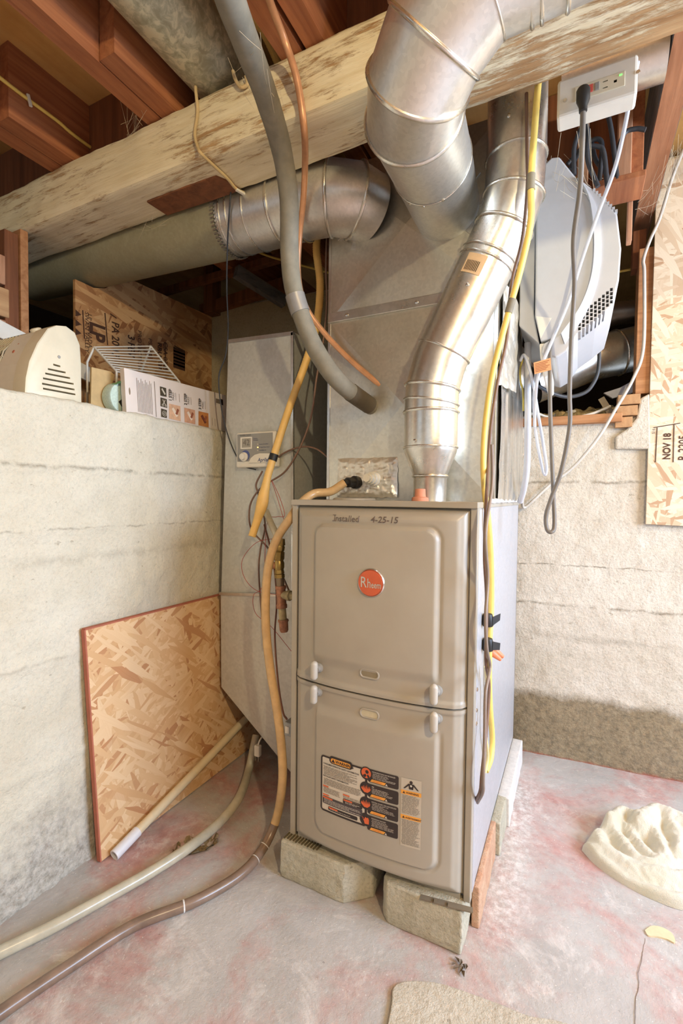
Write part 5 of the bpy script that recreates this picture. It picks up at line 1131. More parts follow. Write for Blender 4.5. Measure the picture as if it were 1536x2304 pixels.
x_text('PA 20 17', 0.045, 252, 722, M_INKB, sd_, 0.001, 0.8); x_text('3 FEV', 0.045, 288, 752, M_INKB, sd_, 0.001, 0.8); x_text('PROTECTION', 0.026, 310, 742, M_INKB, sd_)
x_text('PS2-10', 0.026, 334, 760, M_INKB, sd_); x_text('RRU-187', 0.03, 355, 770, M_INKB, sd_, 0.0008); x_text('CSA 0325', 0.03, 368, 768, M_INKB, sd_, 0.0008)
for k, yy in enumerate((706, 728, 748)):
    p = on_x(176, yy, XB+0.0012); build(MB().add([(p.x, p.y-0.010, p.z-0.012), (p.x, p.y+0.012, p.z), (p.x, p.y-0.010, p.z+0.012)], [(0, 1, 2)]), 'printed_arrow', M_INKB, sd_)
for (q0, q1) in (((186, 698), (190, 762)), ((236, 704), (242, 776)), ((248, 706), (262, 716)), ((372, 770), (372, 828)), ((392, 778), (416, 790))):
    build(MB().bar(on_x(*q0, XB+0.0012), on_x(*q1, XB+0.0012), 0.004, 0.001, (1, 0, 0)), 'printed_line', M_INKB, sd_)
mb = MB(); p0 = on_x(390, 782, XB+0.0012); p1 = on_x(416, 830, XB+0.0012)
for i in range(9): z = p0.z+(p1.z-p0.z)*i/8; mb.bar((p0.x, p0.y, z), (p0.x, p1.y, z), 0.0012, 0.008+0.006*(i % 3), (0, 0, 1))
build(mb, 'printed_bar_code', M_INKB, sd_)
# lath-and-stud wall scrap at the far left
for i in range(5):
    z = 1.215+i*0.098; tag(build(MB().box((XB-0.02, -0.95, z), (XB+0.004, -0.165+0.01*(i % 2), z+0.088)), 'lath_board', M_LATH if i % 2 else M_STUD, bev=0.003), 'horizontal lath board above the heater, number %s from the ledge' % ['one', 'two', 'three', 'four', 'five'][i], 'board', 'lath boards at the ledge end')
tag(build(MB().box((XB-0.05, -0.165, 1.203), (XB+0.0, -0.125, 1.78)), 'wall_stud', M_BROWN, bev=0.002), 'weathered upright stud ending the lath boards', 'stud')
tag(build(MB().box((XB-0.06, -0.122, 1.203), (XB+0.006, -0.098, 1.80)), 'wall_stud', M_SILL, bev=0.002), 'orange upright batten beside the black hole under the pipe', 'stud')
# white board lying slanted behind the heater
a, b = on_x(-60, 690, -0.86), on_x(238, 850, -0.86)
tag(build(MB().bar(a+Vector((0, -0.02, -0.02)), b+Vector((0, 0, -0.02)), 0.012, 0.05), 'white_board', M_WHITE, bev=0.002), 'white trim board slanting down behind the heater', 'board')

# portable heater
ht = thing('space_heater', 'cream portable space heater with rounded vented side on the ledge', 'heater', (-0.65, -0.28, 1.2025))
prof = [on_x(*q, -0.525) for q in ((56, 892), (58, 850), (66, 812), (84, 772), (108, 738), (128, 731), (150, 733), (170, 748), (181, 776), (184, 820), (185, 909))]
for p in (prof[0], prof[-1]): p.z = 1.2045
ps = prof; n = len(ps); mb = MB(); cy = sum(p.y for p in ps)/n; czz = sum(p.z for p in ps)/n
sec = []
for (x, k) in ((-0.532, 0.94), (-0.527, 0.985), (-0.535, 1.0), (-0.575, 1.0)): sec.append([(x, cy+(p.y-cy)*k, czz+(p.z-czz)*(k if p.z > czz else 1)) for p in ps])
sec[0] = [(-0.525, y, z) for _, y, z in sec[0]]
mb.add([q for s_ in sec for q in s_], [(i*n+k, i*n+(k+1) % n, (i+1)*n+(k+1) % n, (i+1)*n+k) for i in range(3) for k in range(n)]+[tuple(range(n)), tuple(range(3*n, 4*n))])
cap = build(mb, 'end_cap', M_CREAMP, ht, sm=35)
# body shell: the sloped side towards the room is open behind the grille
qs = [(cy+(p.y-cy)*0.965, czz+(p.z-czz)*(0.965 if p.z > czz else 1)) for p in ps]; sh_ = MB()
for k in range(n):
    (ya, za), (yb_, zb_) = qs[k], qs[(k+1) % n]; x_end = -0.66 if k < 5 else -0.872
    sh_.add([(-0.572, ya, za), (-0.572, yb_, zb_), (x_end, yb_, zb_), (x_end, ya, za)], [(0, 1, 2, 3)])
    if k == 0: ym, zm = ya+(yb_-ya)*0.4, za+(zb_-za)*0.4; sh_.add([(-0.66, ya, za), (-0.66, ym, zm), (-0.872, ym, zm), (-0.872, ya, za)], [(0, 1, 2, 3)])
sh_.add([(-0.872, y_, z_) for y_, z_ in qs], [tuple(range(n))])
hb_ = build(sh_, 'body', M_WHITE, ht, sm=35)
hc = MB()
for i, (l_, r_, yy) in enumerate(((120, 136, 820), (108, 148, 830), (102, 158, 840), (97, 166, 851), (95, 168, 863), (97, 170, 874), (101, 168, 886), (112, 164, 897), (124, 152, 905))):
    a, b = on_x(l_, yy, -0.5245), on_x(r_, yy+(r_-l_)*0.16+2, -0.5245)
    if min(a.z, b.z) < 1.215: continue
    hc.prism([a+Vector((0.01, 0, -0.0022)), b+Vector((0.01, 0, -0.0022)), b+Vector((0.01, 0, 0.0022)), a+Vector((0.01, 0, 0.0022))], (-0.048, 0, 0))
carve(cap, hc)
p = on_x(133, 803, -0.5245); build(MB().lathe(p, (1, 0, 0), [(0, 0.004), (0.001, 0.0035), (0.0015, 0.001)], 12), 'cap_screw', M_MGREY, cap, sm=40)
def hfront(t, x):  # point on the sloped grille side of the body
    a = Vector((x, cy+(ps[0].y-cy)*0.965, ps[0].z+0.02)); b = Vector((x, cy+(ps[3].y-cy)*0.965, czz+(ps[3].z-czz)*0.965)); c = Vector((x, cy+(ps[5].y-cy)*0.965, czz+(ps[5].z-czz)*0.965))
    return a.lerp(b, t/0.6) if t < 0.6 else b.lerp(c, (t-0.6)/0.4)
for i in range(14):
    x = -0.665-i*0.0145; build(MB().tube([hfront(t, x)+Vector((0, -0.002, 0.001)) for t in lin(0.12, 0.95, 8)], 0.0022, 6), 'grille_bar', M_CREAMP, hb_, sm=60)
build(MB().grid(lambda t, x: hfront(t, x)+Vector((0, 0.032, -0.012)), lin(0.05, 0.9, 8), [-0.868, -0.662]), 'heating_element', plain('bronze heating element', (104, 84, 66), 0.5, 0.5), hb_)
for t in (0.3, 0.5, 0.72): build(MB().tube([hfront(t, x)+Vector((0, -0.003, 0.001)) for x in (-0.87, -0.66)], 0.0018, 6), 'grille_bar', M_CREAMP, hb_)
for t in (0.55, 0.68): p = hfront(t, -0.62); build(MB().lathe(p+Vector((0, 0.001, 0)), (0, -1, 0.4), [(0, 0.005), (0.003, 0.004)], 10), 'indicator', plain('rust red lamp', (176, 92, 62), 0.4), hb_, sm=40)
p = hfront(0.96, -0.60); build(MB().lathe(p, (0, -0.5, 1), [(0, 0.014), (0.008, 0.013), (0.010, 0.008)], 18), 'dial', M_CREAMP, hb_, sm=40)
lines_ = MB()
for i in range(9):
    a = hfront(0.16+0.03*i, -0.590)+Vector((0, -0.0012, 0.0006)); b = hfront(0.16+0.03*i, -0.648)+Vector((0, -0.0012, 0.0006)); lines_.bar(a, b, 0.0012, 0.0004)
build(lines_, 'rating_print', M_MGREY, hb_)
# carton card with pictures
CX = -0.530
cq = [on_x(*q, CX) for q in ((281, 827), (510, 889), (510, 969), (281, 925))]; cz0 = 1.204
cardo = thing('instruction_card', 'white product card with three numbered steps leaning on the ledge', 'card', (CX, 0.13, cz0))
y0_, y1_ = cq[0].y, cq[1].y; zt0, zt1 = cq[0].z, cq[1].z
LEAN = 0.010
def cpt(y, z, off=0.0): return Vector((CX+0.006-LEAN*(z-cz0)/0.13+off, y, z))
mb = MB(); q4 = [cpt(y0_, cz0), cpt(y1_, cz0), cpt(y1_, zt1), cpt(y0_, zt0)]
cbody = build(MB().prism(q4, (-0.018, 0, 0)), 'card', plain('white card', (226, 214, 204), 0.6, var=0.015), cardo, bev=0.001)
def cxy(px_, py_): p = on_x(px_, py_, CX+0.002); return p.y, p.z
def cquad(L, mat, name, off=0.0012): return build(MB().add([cpt(*cxy(*q), off) for q in L], [tuple(range(len(L)))]), name, mat, cbody)
def ctext(body, size, px_, py_, mat, bold=0.0, sx=1.0):
    y, z = cxy(px_, py_); return build(text_mb(body, size, cpt(y, z, 0.0016), (0, 0.0, 1), (0, -1, 0), None, 'LEFT', bold, sx), 'lettering', mat, cbody)
for i, (q, ) in enumerate((([(361, 869), (375, 873), (375, 893), (361, 890)],), ([(361, 894), (375, 898), (375, 918), (360, 914)],), ([(361, 919), (374, 923), (373, 941), (360, 938)],))):
    cquad(q, plain('icon olive', (72, 62, 44), 0.6), 'icon_square'); cy_, cz_ = cxy(368, 881+25*i)
    if i == 0: build(MB().bar(cpt(cy_-0.006, cz_+0.008, 0.002), cpt(cy_+0.006, cz_-0.008, 0.002), 0.0055, 0.001, (1, 0, 0)), 'icon', M_LPAPER, cbody)
    elif i == 1:
        build(MB().bar(cpt(cy_-0.006, cz_-0.008, 0.002), cpt(cy_+0.005, cz_+0.009, 0.002), 0.002, 0.001, (1, 0, 0)).bar(cpt(cy_+0.006, cz_-0.008, 0.002), cpt(cy_-0.005, cz_+0.009, 0.002), 0.002, 0.001, (1, 0, 0)), 'icon', M_LPAPER, cbody)
        for s in (-1, 1): build(MB().tube([cpt(cy_+s*0.006+0.0032*math.cos(R(30*k)), cz_-0.009+0.0032*math.sin(R(30*k)), 0.0022) for k in range(12)], 0.0007, 5, closed=True), 'icon', M_LPAPER, cbody)
    else:
        for r_ in (0.0035, 0.008): build(MB().tube([cpt(cy_-0.001+r_*math.cos(R(30*k)), cz_+r_*math.sin(R(30*k)), 0.002) for k in range(12)], 0.0008, 5, closed=True), 'icon', M_LPAPER, cbody)
for (n_, px_, py_) in (('1', 384, 903), ('2', 418, 912), ('3', 450, 922)):
    ctext(n_+' STEP', 0.0165, px_+2, py_, M_INK, 0.0003, 0.8); ctext('PASO', 0.0125, px_+8, py_-2, M_SP, 0.0, 0.8)
PH = [([(380, 908), (405, 914), (404, 948), (378, 942)], (214, 172, 138), (232, 214, 190)), ([(414, 917), (438, 923), (437, 955), (413, 950)], (206, 156, 124), (226, 206, 186)), ([(446, 925), (468, 930), (467, 962), (444, 957)], (190, 122, 62), (110, 58, 40))]
for i, (q, c1, c2) in enumerate(PH):
    ph = cquad(q, plain('photo tone %d' % i, c1, 0.6, var=0.15, sc=60), 'step_photo'); ya, za = cxy((q[0][0]+q[2][0])/2, (q[0][1]+q[2][1])/2)
    build(MB().bar(cpt(ya-0.010, za+0.012, 0.002), cpt(ya+0.008, za-0.012, 0.002), 0.010, 0.0006, (1, 0, 0)), 'photo_shape', plain('photo pale %d' % i, c2, 0.6), cbody)
    build(MB().bar(cpt(ya+0.004, za-0.006, 0.0024), cpt(ya+0.014, za+0.012, 0.0024), 0.008, 0.0006, (1, 0, 0)), 'photo_shape', plain('photo brown %d' % i, (150, 84, 58), 0.6), cbody)
for k in range(11):
    px_ = 309+k*3.2; y, z = cxy(px_, 850+k*0.8); y2, z2 = cxy(px_, 930+k*0.9); build(MB().bar(cpt(y, max(z2, cz0+0.008), 0.0012), cpt(y, z-0.006*(k % 3), 0.0012), 0.0010, 0.0004, (1, 0, 0)), 'small_print', M_SP, cbody)
y, z = cxy(349, 858); build(MB().bar(cpt(y, cz0+0.003, 0.0012), cpt(y, z, 0.0012), 0.0016, 0.0004, (1, 0, 0)), 'fold_line', M_SP, cbody)
for (a_, b_) in (((396, 884), (400, 902)), ((404, 886), (408, 906)), ((430, 894), (434, 912)), ((462, 903), (466, 922)), ((476, 940), (478, 958)), ((482, 942), (484, 960))):
    y, z = cxy(*a_); y2, z2 = cxy(*b_); build(MB().bar(cpt(y, max(z2, cz0+0.004), 0.0012), cpt(y, z, 0.0012), 0.0009, 0.0004, (1, 0, 0)), 'small_print', M_SP, cbody)
cquad([(487, 896), (497, 899), (497, 909), (487, 906)], M_SP, 'recycling_mark'); cquad([(497, 897), (503, 899), (503, 912), (497, 910)], M_INK, 'bar_code')
y, z = cxy(292, 880); carve(cbody, MB().prism([cpt(y+0.003*math.cos(R(30*k)), z+0.011*math.sin(R(30*k)), 0.01) for k in range(12)], (-0.05, 0, 0)))
# cardboard scrap and roll of mesh tape
q4 = [on_x(*q, -0.60) for q in ((206, 826), (250, 836), (258, 845), (252, 862), (258, 900), (256, 922), (204, 914))]
for p in q4: p.z = max(p.z, 1.2045) if p.z > 1.235 else 1.2045
tag(build(MB().prism(q4, (-0.006, 0, 0)), 'cardboard_scrap', M_CARD), 'torn piece of brown cardboard between heater and card', 'cardboard')
mr = thing('mesh_tape_roll', 'roll of pale green mesh tape in clear wrap beside the card', 'tape roll', on_x(268, 918, -0.57))
c = on_x(276, 898, -0.565); rad = max(0.02, c.z-1.2045); rad = 0.046; c.z = 1.2045+rad
build(MB().lathe(c+Vector((-0.03, 0, 0)), (1, 0, 0), [(0, rad*0.55), (0, rad), (0.03, rad), (0.034, rad*0.96), (0.034, rad*0.55)], 32), 'tape_coil', plain('pale mint mesh', (196, 214, 200), 0.7, var=0.1, sc=200), mr, sm=40)
build(MB().grid(lambda u, v: c+Vector((-0.01+0.03*v, -0.03+0.06*u, rad*0.75+0.018*math.sin(u*2.6)+0.004*fb(Vector((u, v, 0)), 6))), lin(0, 1, 12), lin(0, 1, 8)), 'green_wrapper', plain('green wrapper', (120, 190, 140), 0.3), mr, sm=60, label='green plastic wrapper flap')
build(MB().bar(c+Vector((0.0045, -0.012, -0.02)), c+Vector((0.0045, 0.02, 0.006)), 0.018, 0.0006, (1, 0, 0)), 'tape_label', M_INK, mr)
# white wire rack
wr = thing('wire_rack', 'white coated wire shelf rack standing behind the card', 'rack', (-0.72, 0.1, 1.2025))
RX = -0.70
A_, B_, C_, D_ = on_x(212, 781, RX-0.05), on_x(339, 779, RX-0.05), on_x(404, 860, RX+0.06), on_x(262, 836, RX+0.06)
C_.z -= 0.0
for i in range(11):
    t = i/10; build(MB().tube([A_.lerp(D_, t), B_.lerp(C_, t)], 0.0024, 8), 'rod', M_WHITE, wr, sm=60)
for (a, b) in ((A_, D_), (B_, C_), (A_, on_x(196, 815, RX-0.06)), (B_, on_x(318, 836, RX-0.02))): build(MB().tube([a, b], 0.0036, 8), 'frame_rod', M_WHITE, wr, sm=60)
for a in (C_, D_, on_x(196, 815, RX-0.06)): build(MB().tube([a, Vector((a.x, a.y, 1.204))], 0.0036, 8), 'foot', M_WHITE, wr, sm=60)

# control box on the return duct
cb = thing('humidity_control', 'white wall control with dial and small screen on the return duct', 'control', on_y(576, 1056, RY0))
CYp = RY0-0.026
cL = [on_y(*q, CYp) for q in ((531, 975), (623, 967), (623, 1046), (529, 1056))]
x0c, x1c, z0c, z1c = cL[0].x, cL[1].x-0.004, (cL[2].z+cL[3].z)/2, (cL[0].z+cL[1].z)/2
WC, HC = x1c-x0c, z1c-z0c
build(MB().box((x0c, CYp, z0c), (x1c, RY0-0.001, z1c)), 'case', M_WHITE, cb, bev=0.005)
fc = build(MB().box((x0c+0.006, CYp-0.0012, z0c+HC*0.17), (x1c-0.012, CYp+0.002, z1c-0.006)), 'face_panel', M_MGREY, cb, bev=0.0005)
arc = [(x0c+WC*0.34, z0c+HC*0.12), (x0c+WC*0.40, z0c+HC*0.26), (x0c+WC*0.50, z0c+HC*0.35), (x0c+WC*0.62, z0c+HC*0.385), (x1c-0.012, z0c+HC*0.37), (x1c-0.012, z0c+HC*0.12)]
build(MB().prism([(x, CYp-0.0045, z) for x, z in arc], (0, 0.006, 0)), 'name_plate', M_WHITE, fc, bev=0.001)
lcd = build(MB().box((x0c+WC*0.13, CYp-0.004, z0c+HC*0.52), (x0c+WC*0.42, CYp, z0c+HC*0.86)), 'screen_frame', M_WHITE, fc, bev=0.0008)
build(MB().box((x0c+WC*0.175, CYp-0.0046, z0c+HC*0.56), (x0c+WC*0.40, CYp-0.003, z0c+HC*0.82)), 'screen', plain('lcd grey', (158, 152, 138), 0.3), lcd)
build(text_mb('42', HC*0.24, (x0c+WC*0.205, CYp-0.0050, z0c+HC*0.62), (1, 0, 0), (0, 0, 1), None, 'LEFT', 0.0, 1.0), 'digits', plain('lcd digits', (112, 106, 96), 0.5), lcd)
kp = (x0c+WC*0.225, CYp, z0c+HC*0.30)
build(MB().lathe((kp[0]+0.004, CYp-0.0006, kp[2]+0.004), (0, -1, 0), [(0, 0.0175), (0.001, 0.0175)], 30), 'dial_scale', plain('dial blue', (84, 96, 150), 0.5), fc)
build(MB().lathe(kp, (0, -1, 0), [(0, 0.0150), (0.006, 0.0148), (0.008, 0.0105), (0.016, 0.0098), (0.017, 0.006)], 28), 'dial_knob', M_WHITE, fc, sm=40)
build(text_mb('Aprilaire', HC*0.15, (x0c+WC*0.58, CYp-0.0050, z0c+HC*0.15), (1, 0, 0), (0, 0, 1), None, 'LEFT', 0.0002, 0.9, shear=0.2), 'brand_lettering', plain('blue lettering', (70, 84, 128), 0.5), fc)
for k in range(3):
    p = (x0c+WC*0.565, CYp-0.001, z0c+HC*(0.64-0.085*k)); mt = M_LPAPER
    if k == 1:
        e_ = NT('amber pilot light'); e_.out(srgb(255, 206, 110), 0.4); e_.b.inputs['Emission Color'].default_value = srgb(255, 200, 100); e_.b.inputs['Emission Strength'].default_value = 3.0; mt = e_.m
    build(MB().lathe(p, (0, -1, 0), [(0, 0.0022), (0.0014, 0.0018)], 10), 'indicator', mt, fc)
    build(text_mb(('Service Humidifier', 'Change Water Panel', 'Humidifier On')[k], 0.0052, (x0c+WC*0.60, CYp-0.0018, z0c+HC*(0.625-0.085*k)), (1, 0, 0), (0, 0, 1), None, 'LEFT', 0, 0.9), 'lettering', M_BLUEW, fc)
build(text_mb('Humidifier Control', 0.0058, (x0c+WC*0.10, CYp-0.0018, z0c+HC*0.90), (1, 0, 0), (0, 0, 1)), 'lettering', M_INK, fc)
build(text_mb('Relative\nHumidity', 0.0052, (x0c+WC*0.45, CYp-0.0018, z0c+HC*0.79), (1, 0, 0), (0, 0, 1)), 'lettering', M_BLUEW, fc)

# ---------------------------------------------------------------- under the furnace
def rough_block(name, poly, y_depth, mat, label, z1=FB, cat='concrete block', group=None):
    """block from a floor polygon, edges roughened"""
    mb = MB(); n = len(poly); L = 6; vs = []
    for k in range(L):
        z = z1*k/(L-1); s_ = 1-0.012*((k in (0, L-1)))
        cx = sum(p[0] for p in poly)/n; cy = sum(p[1] for p in poly)/n
        for p in poly:
            e = 0.003*fb(Vector((p[0], p[1], z)), 30); vs.append((cx+(p[0]-cx)*s_+e, cy+(p[1]-cy)*s_+e, z))
    mb.add(vs, [tuple(range(n))[::-1], tuple((L-1)*n+k for k in range(n))]+[(i*n+k, i*n+(k+1) % n, (i+1)*n+(k+1) % n, (i+1)*n+k) for i in range(L-1) for k in range(n)])
    return tag(build(mb, name, mat, bev=0.004), label, cat, group)
def dens(poly, st=0.02):
    o = []
    for a, b in zip(poly, poly[1:]+poly[:1]):
        n = max(1, int(math.hypot(b[0]-a[0], b[1]-a[1])/st)); o += [(a[0]+(b[0]-a[0])*i/n, a[1]+(b[1]-a[1])*i/n) for i in range(n)]
    return o
rough_block('concrete_block', dens([(-0.012, -0.036), (0.168, -0.036), (0.225, 0.012), (0.225, 0.16), (-0.012, 0.16)]), 0, M_BLOCK, 'concrete block with angled end under the furnace corner near the amber tube')
rough_block('concrete_block', dens([(0.276, -0.036), (0.446, -0.036), (0.448, 0.16), (0.262, 0.16), (0.262, -0.018)]), 0, M_BLOCK, 'rust-stained concrete block under the furnace corner below the wired flank')
mb = MB(); st_ = 0.014
for i in range(12): mb.bar((-0.006+i*0.0085, -0.026+0.002*(i % 2), FB+0.001), (-0.004+i*0.0085, -0.004, FB+0.001), 0.003, 0.004)
tag(build(mb, 'metal_shim', plain('dirty shim metal', (104, 92, 66), 0.7, 0.3)), 'ribbed metal shim on the concrete block under the furnace', 'shim')
mb = MB()
for i in range(3): mb.bar((0.355+0.03*i, -0.036, FB-0.001+0.0035*i), (0.464, -0.018-0.004*i, FB-0.001+0.0035*i), 0.012, 0.003)
tag(build(mb, 'metal_shim', plain('grey shim strips', (128, 116, 98), 0.6, 0.3)), 'stacked thin metal strips between block and furnace corner', 'shim')
def flank(name, y0, y1, x1, z0, z1, mat, label, cat):
    mb = MB(); ysn = lin(y0, y1, 14); vs = []
    for y in ysn:
        e = 0.0025*fb(Vector((y, z1, 0)), 25); vs += [(0.4495, y, z0), (x1+e, y, z0), (x1+e*0.5-0.001, y, z1+min(e, 0)), (0.4495, y, z1+min(e, 0))]
    mb.add(vs, [(4*i+k, 4*i+(k+1) % 4, 4*i+4+(k+1) % 4, 4*i+4+k) for i in range(13) for k in range(4)]+[(0, 1, 2, 3), (55, 54, 53, 52)])
    return tag(build(mb, name, mat, bev=0.003), label, cat)
flank('brick', 0.045, 0.29, 0.467, 0.0, FB, M_BRICK, 'long red brick under the furnace flank', 'brick')
flank('mortar_block', 0.292, 0.42, 0.478, 0.0, FB-0.005, M_BLOCK, 'tan mortar block behind the red brick under the furnace', 'block')
flank('mortar_block', 0.422, 0.80, 0.486, 0.0, FB-0.01, M_LWHITE, 'white dusty mortar block at the back of the furnace flank', 'block')

# dry leaf scrap on the floor in front of the block
c = on_z(1036, 2180, 0.0); rl = random.Random(3); mb = MB()
for k in range(9):
    a0 = rl.uniform(0, 6.28); L_ = rl.uniform(0.010, 0.022); d_ = Vector((math.cos(a0), math.sin(a0), 0)); sd2 = Vector((-d_.y, d_.x, 0))*0.004; o_ = c+Vector((rl.uniform(-.01, .01), rl.uniform(-.006, .006), 0.003))
    mb.add([o_, o_+d_*L_*0.5+sd2+Vector((0, 0, 0.006)), o_+d_*L_+Vector((0, 0, 0.001)), o_+d_*L_*0.5-sd2+Vector((0, 0, 0.003))], [(0, 1, 2), (0, 2, 3)])
tag(build(mb, 'dry_leaf', plain('dry leaf', (112, 98, 82), 0.9, var=0.3)), 'shrivelled dry leaf scrap on the floor in front of the rust-stained block', 'leaf')
# ---------------------------------------------------------------- towel on the floor
def towel():
    out = [on_z(*q, 0) for q in ((1308, 1914), (1322, 1895), (1352, 1874), (1366, 1856), (1400, 1842), (1440, 1852), (1478, 1838), (1520, 1850), (1580, 1860), (1640, 1900), (1650, 1980), (1610, 2050), (1540, 2050), (1470, 2026), (1400, 1990), (1340, 1948))]
    out = [Vector((p.x, p.y)) for p in out]; out = [Vector((v.x, v.y)) for v in smooth([Vector((p.x, p.y, 0)) for p in out+out[:1]], 11)[:-1]]
    c = sum(out, Vector((0, 0)))/len(out)
    G = lambda L: [Vector((p.x, p.y)) for p in smooth([on_z(*q, 0.02) for q in L], 16)]
    # crests of the folds: polyline, height, half width
    crest = [(G([(1322, 1912), (1345, 1940), (1400, 1985), (1470, 2018), (1560, 2040)]), 0.046, 0.034), (G([(1345, 1880), (1352, 1905), (1390, 1935), (1450, 1965), (1570, 1985)]), 0.050, 0.026),
             (G([(1372, 1868), (1400, 1900), (1440, 1945), (1520, 1955), (1600, 1950)]), 0.056, 0.020), (G([(1390, 1858), (1420, 1890), (1460, 1935), (1500, 1950)]), 0.060, 0.018),
             (G([(1370, 1866), (1400, 1850), (1430, 1866)]), 0.085, 0.026), (G([(1440, 1880), (1470, 1852), (1500, 1862), (1540, 1880)]), 0.100, 0.032), (G([(1462, 1872), (1478, 1905), (1490, 1935)]), 0.078, 0.024), (G([(1505, 1866), (1520, 1900), (1524, 1935)]), 0.082, 0.024), (G([(1560, 1880), (1600, 1930), (1600, 2000)]), 0.07, 0.04)]
    def hgt(p):
        z = 0.014**7
        for L, h, w_ in crest:
            d = min((p-q).length for q in L); z += (0.80*h*math.exp(-0.5*(d/w_)**2))**7
        return z**(1/7)
    n = len(out); RU = lin(0, 1, 64)
    vs = []; fs = []
    for i, u in enumerate(RU):
        for k in range(n):
            p = c+(out[k]-c)*u; q = Vector((p.x, p.y, 0)); pw = p+Vector((fb(q, 14), fb(q+Vector((3, 1, 0)), 14)))*0.006
            e = min(1.0, (1-u)/0.13); z = hgt(pw)*math.sqrt(max(0, 1-(1-e)**2))+0.003*fb(q, 14)*e+0.002*fb(q, 40)*e+0.0015*fb(q, 80)*e
            vs.append((p.x, p.y, max(0.0006, z)))
    fs = [(i*n+k, i*n+(k+1) % n, (i+1)*n+(k+1) % n, (i+1)*n+k) for i in range(1, len(RU)-1) for k in range(n)]
    vs = vs[n-1:]; fs = [tuple(a-(n-1) for a in f) for f in fs]+[(0, 1+(k+1) % n, 1+k) for k in range(n)]
    fs.append(tuple((len(RU)-1)*n+k-(n-1) for k in range(n)))
    return MB().add(vs, fs)
def towel_mat():
    t = NT('cream terry towel'); v = t.vec()
    col = t.ramp(t.noise(v, 8, 4), [(0.3, srgb(208, 200, 174)), (0.7, srgb(228, 222, 206))])
    t.bump(t.noise(v, 420, 3, 0.7), 0.7, 0.004); t.b.inputs['Sheen Weight'].default_value = 0.3
    return t.out(col, 0.95, 0, 0.1)
tag(build(towel(), 'towel', towel_mat(), sm=80), 'cream terry towel crumpled on the floor beside the furnace', 'towel')

# ---------------------------------------------------------------- twine, staples, cables on the beam
tw = [on_y(440, 196, BY0-0.004), on_y(444, 250, BY0-0.005), on_y(438, 300, BY0-0.006), on_y(444, 330, BY0-0.006)]
tw2 = [on_z(q[0], q[1], BZ0-0.005) for q in ((452, 345), (480, 372), (510, 400), (536, 428))]
hose('twine', [tw[0]+Vector((0, 0.012, 0.006))]+tw+tw2+[tw2[-1]+Vector((0.02, 0.05, 0.01))], 0.0040, M_TWINE, 'old twine tied around the beam near the bare wood patch', 'string', 7)
hose('twine', [on_y(524, 160, BY0-0.006), on_y(530, 180, BY0-0.008), on_y(542, 196, BY0-0.008), on_y(556, 190, BY0-0.006), on_y(553, 172, BY0-0.006)], 0.0042, M_TWINE, 'frayed end of twine hanging on the beam beside the insulated line', 'string', 7)
c = on_z(541, 432, BZ0-0.008); tag(build(MB().bar(c+Vector((-0.004, -0.014, 0)), c+Vector((0.004, 0.014, 0)), 0.008, 0.006), 'cable_staple', M_WHITE, bev=0.001), 'white cable staple under the beam where the black wire hangs', 'staple')
jx = -0.694
yj = thing('joist_cable', 'yellow cable clipped along the side of the dark red joist', 'cable', (jx, -0.1, 2.0))
build(MB().tube(smooth([Vector((jx-0.001, -0.75, 2.055)), on_x(-60, 125, jx), on_x(0, 175, jx), on_x(65, 225, jx), on_x(130, 273, jx), on_x(196, 326, jx), Vector((jx, 0.3, 2.02)), Vector((jx, 0.74, 2.07))], 8), 0.0048, 8), 'cable', M_YEL, yj, sm=60)
c = on_x(66, 226, jx+0.004); build(MB().bar(c+Vector((0, -0.004, 0.014)), c+Vector((0, 0.004, -0.014)), 0.008, 0.006, (1, 0, 0)), 'cable_clip', M_WHITE, yj, bev=0.0015)
hose('yellow_cable_far', [on_y(548, 552, 0.54), on_y(600, 575, 0.555), on_y(660, 592, 0.565), on_y(740, 614, 0.58)], 0.0042, M_YEL, 'yellow cable slung behind the insulated line under the far joists', 'cable', 8)
# low framing seen behind the return duct below the joists
for (q0, q1, w_, h_, lb_) in (((345, 664, 0.62), (640, 578, 0.62), 0.03, 0.03, 'thin red rail running below the joists behind the branch pipe'), ((455, 700, 0.74), (640, 640, 0.74), 0.04, 0.05, 'low dark red plate on top of the stucco wall')):
    tag(build(MB().bar(on_y(*q0), on_y(*q1), w_, h_), 'framing_rail', M_BROWN, bev=0.002), lb_, 'board')
tag(build(MB().bar(on_y(530, 610, 0.5), on_y(640, 680, 0.72), 0.03, 0.05), 'framing_rail', M_JOIST_G, bev=0.002), 'weathered brace slanting down behind the return duct', 'board')
tag(build(MB().box((-0.955, 0.70, 1.826), (-0.90, 0.76, 2.135)), 'corner_post', M_BROWN, bev=0.002), 'short dark red post at the corner above the dark strand board', 'post')

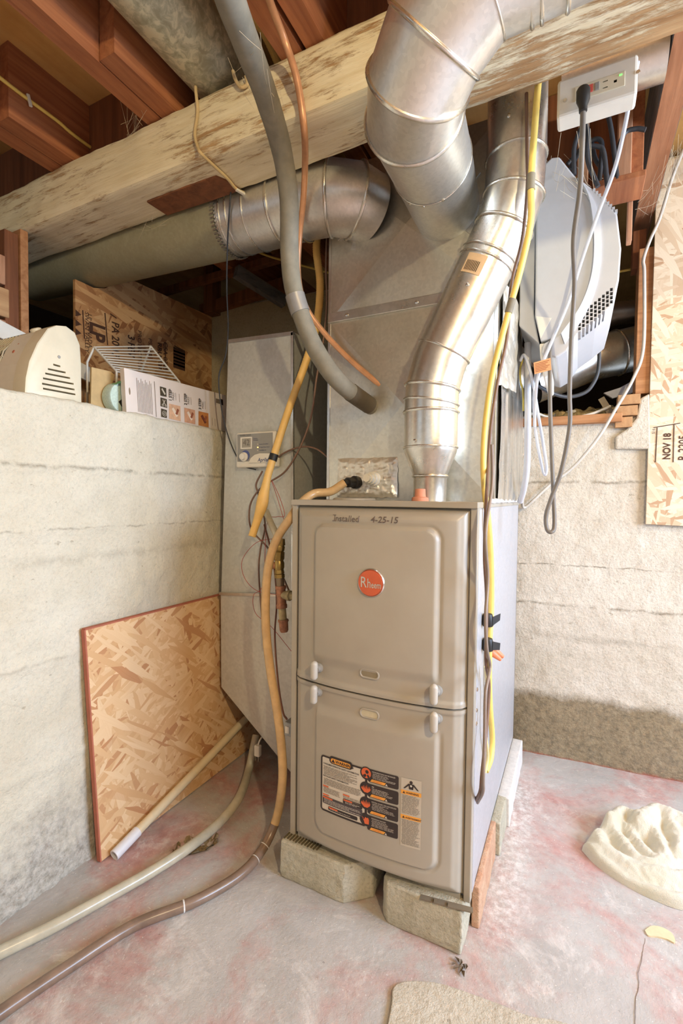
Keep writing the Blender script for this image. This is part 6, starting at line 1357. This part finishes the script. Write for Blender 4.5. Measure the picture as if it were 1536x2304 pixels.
# bare bulbs hanging from the joists, out of the picture
gb = NT('white bulb glass'); gb.out(srgb(240, 236, 226), 0.3)
for i, (x, y, z) in enumerate(BULBS):
    r_ = thing('ceiling_bulb', ['bare bulb fixture hanging to the right of the humidifier', 'bare bulb fixture over the open room'][i], 'lamp', (x, y, z))
    build(MB().tube([(x, y, z+0.10), (x, y, 2.135)], 0.004, 8), 'cord', M_BLKC, r_); build(MB().lathe((x, y, z+0.055), (0, 0, 1), [(0, 0.016), (0.03, 0.02), (0.05, 0.012)], 16), 'socket', M_CREAMP, r_, sm=40)
    build(MB().lathe((x, y, z+0.056), (0, 0, -1), [(0, 0.012), (0.006, 0.014), (0.012, 0.012), (0.014, 0.004)], 16), 'bulb_neck', gb.m, r_, sm=60)

# cobwebs: sagging threads between neighbours
rw = random.Random(11)
def webs(name, label, anchors, nst, rad=0.0003):
    mb = MB()
    for _ in range(nst):
        a = Vector(rw.choice(anchors))+Vector([rw.uniform(-0.03, 0.03) for _ in range(3)]); b = Vector(rw.choice(anchors))+Vector([rw.uniform(-0.03, 0.03) for _ in range(3)])
        if (a-b).length < 0.02: continue
        m_ = (a+b)/2+Vector((0, 0, -0.12*(a-b).length*rw.random())); mb.tube(smooth([a, m_, b], 5), rad, 4, caps=False)
    o = tag(build(mb, name, M_WEB), label, 'cobweb'); o['kind'] = 'stuff'
webs('cobweb', 'cobweb threads between the joists and the beam', [(-0.43, -0.10, 2.05), (-0.45, -0.12, 1.93), (-0.40, -0.16, 1.95), (-0.50, -0.08, 1.95), (-0.47, -0.115, 1.99), (-0.36, -0.13, 1.94)], 22)
webs('cobweb', 'cobweb threads around the grey-sided joist and white cable', [(0.86, 0.6, 1.94), (0.83, 0.9, 1.95), (0.87, 0.88, 1.88), (0.80, 0.7, 1.90), (0.90, 0.85, 2.0)], 26)
webs('cobweb', 'cobweb threads between the outlet box and the humidifier', [(0.60, 0.30, 1.74), (0.57, 0.38, 1.85), (0.62, 0.09, 1.74), (0.66, 0.40, 1.78), (0.70, 0.5, 1.80)], 20)
webs('cobweb', 'cobweb threads along the underside of the beam', [(-0.55, 0.04, 1.80), (-0.62, 0.05, 1.78), (-0.50, 0.03, 1.79), (-0.70, 0.04, 1.80), (-0.45, 0.035, 1.795)], 14)
webs('cobweb', 'cobweb threads on the insulated line near the beam', [at_d(548, 40, 0.72), at_d(560, 110, 0.76), at_d(590, 200, 0.86), at_d(612, 260, 0.92), at_d(556, 160, 0.88)], 10)
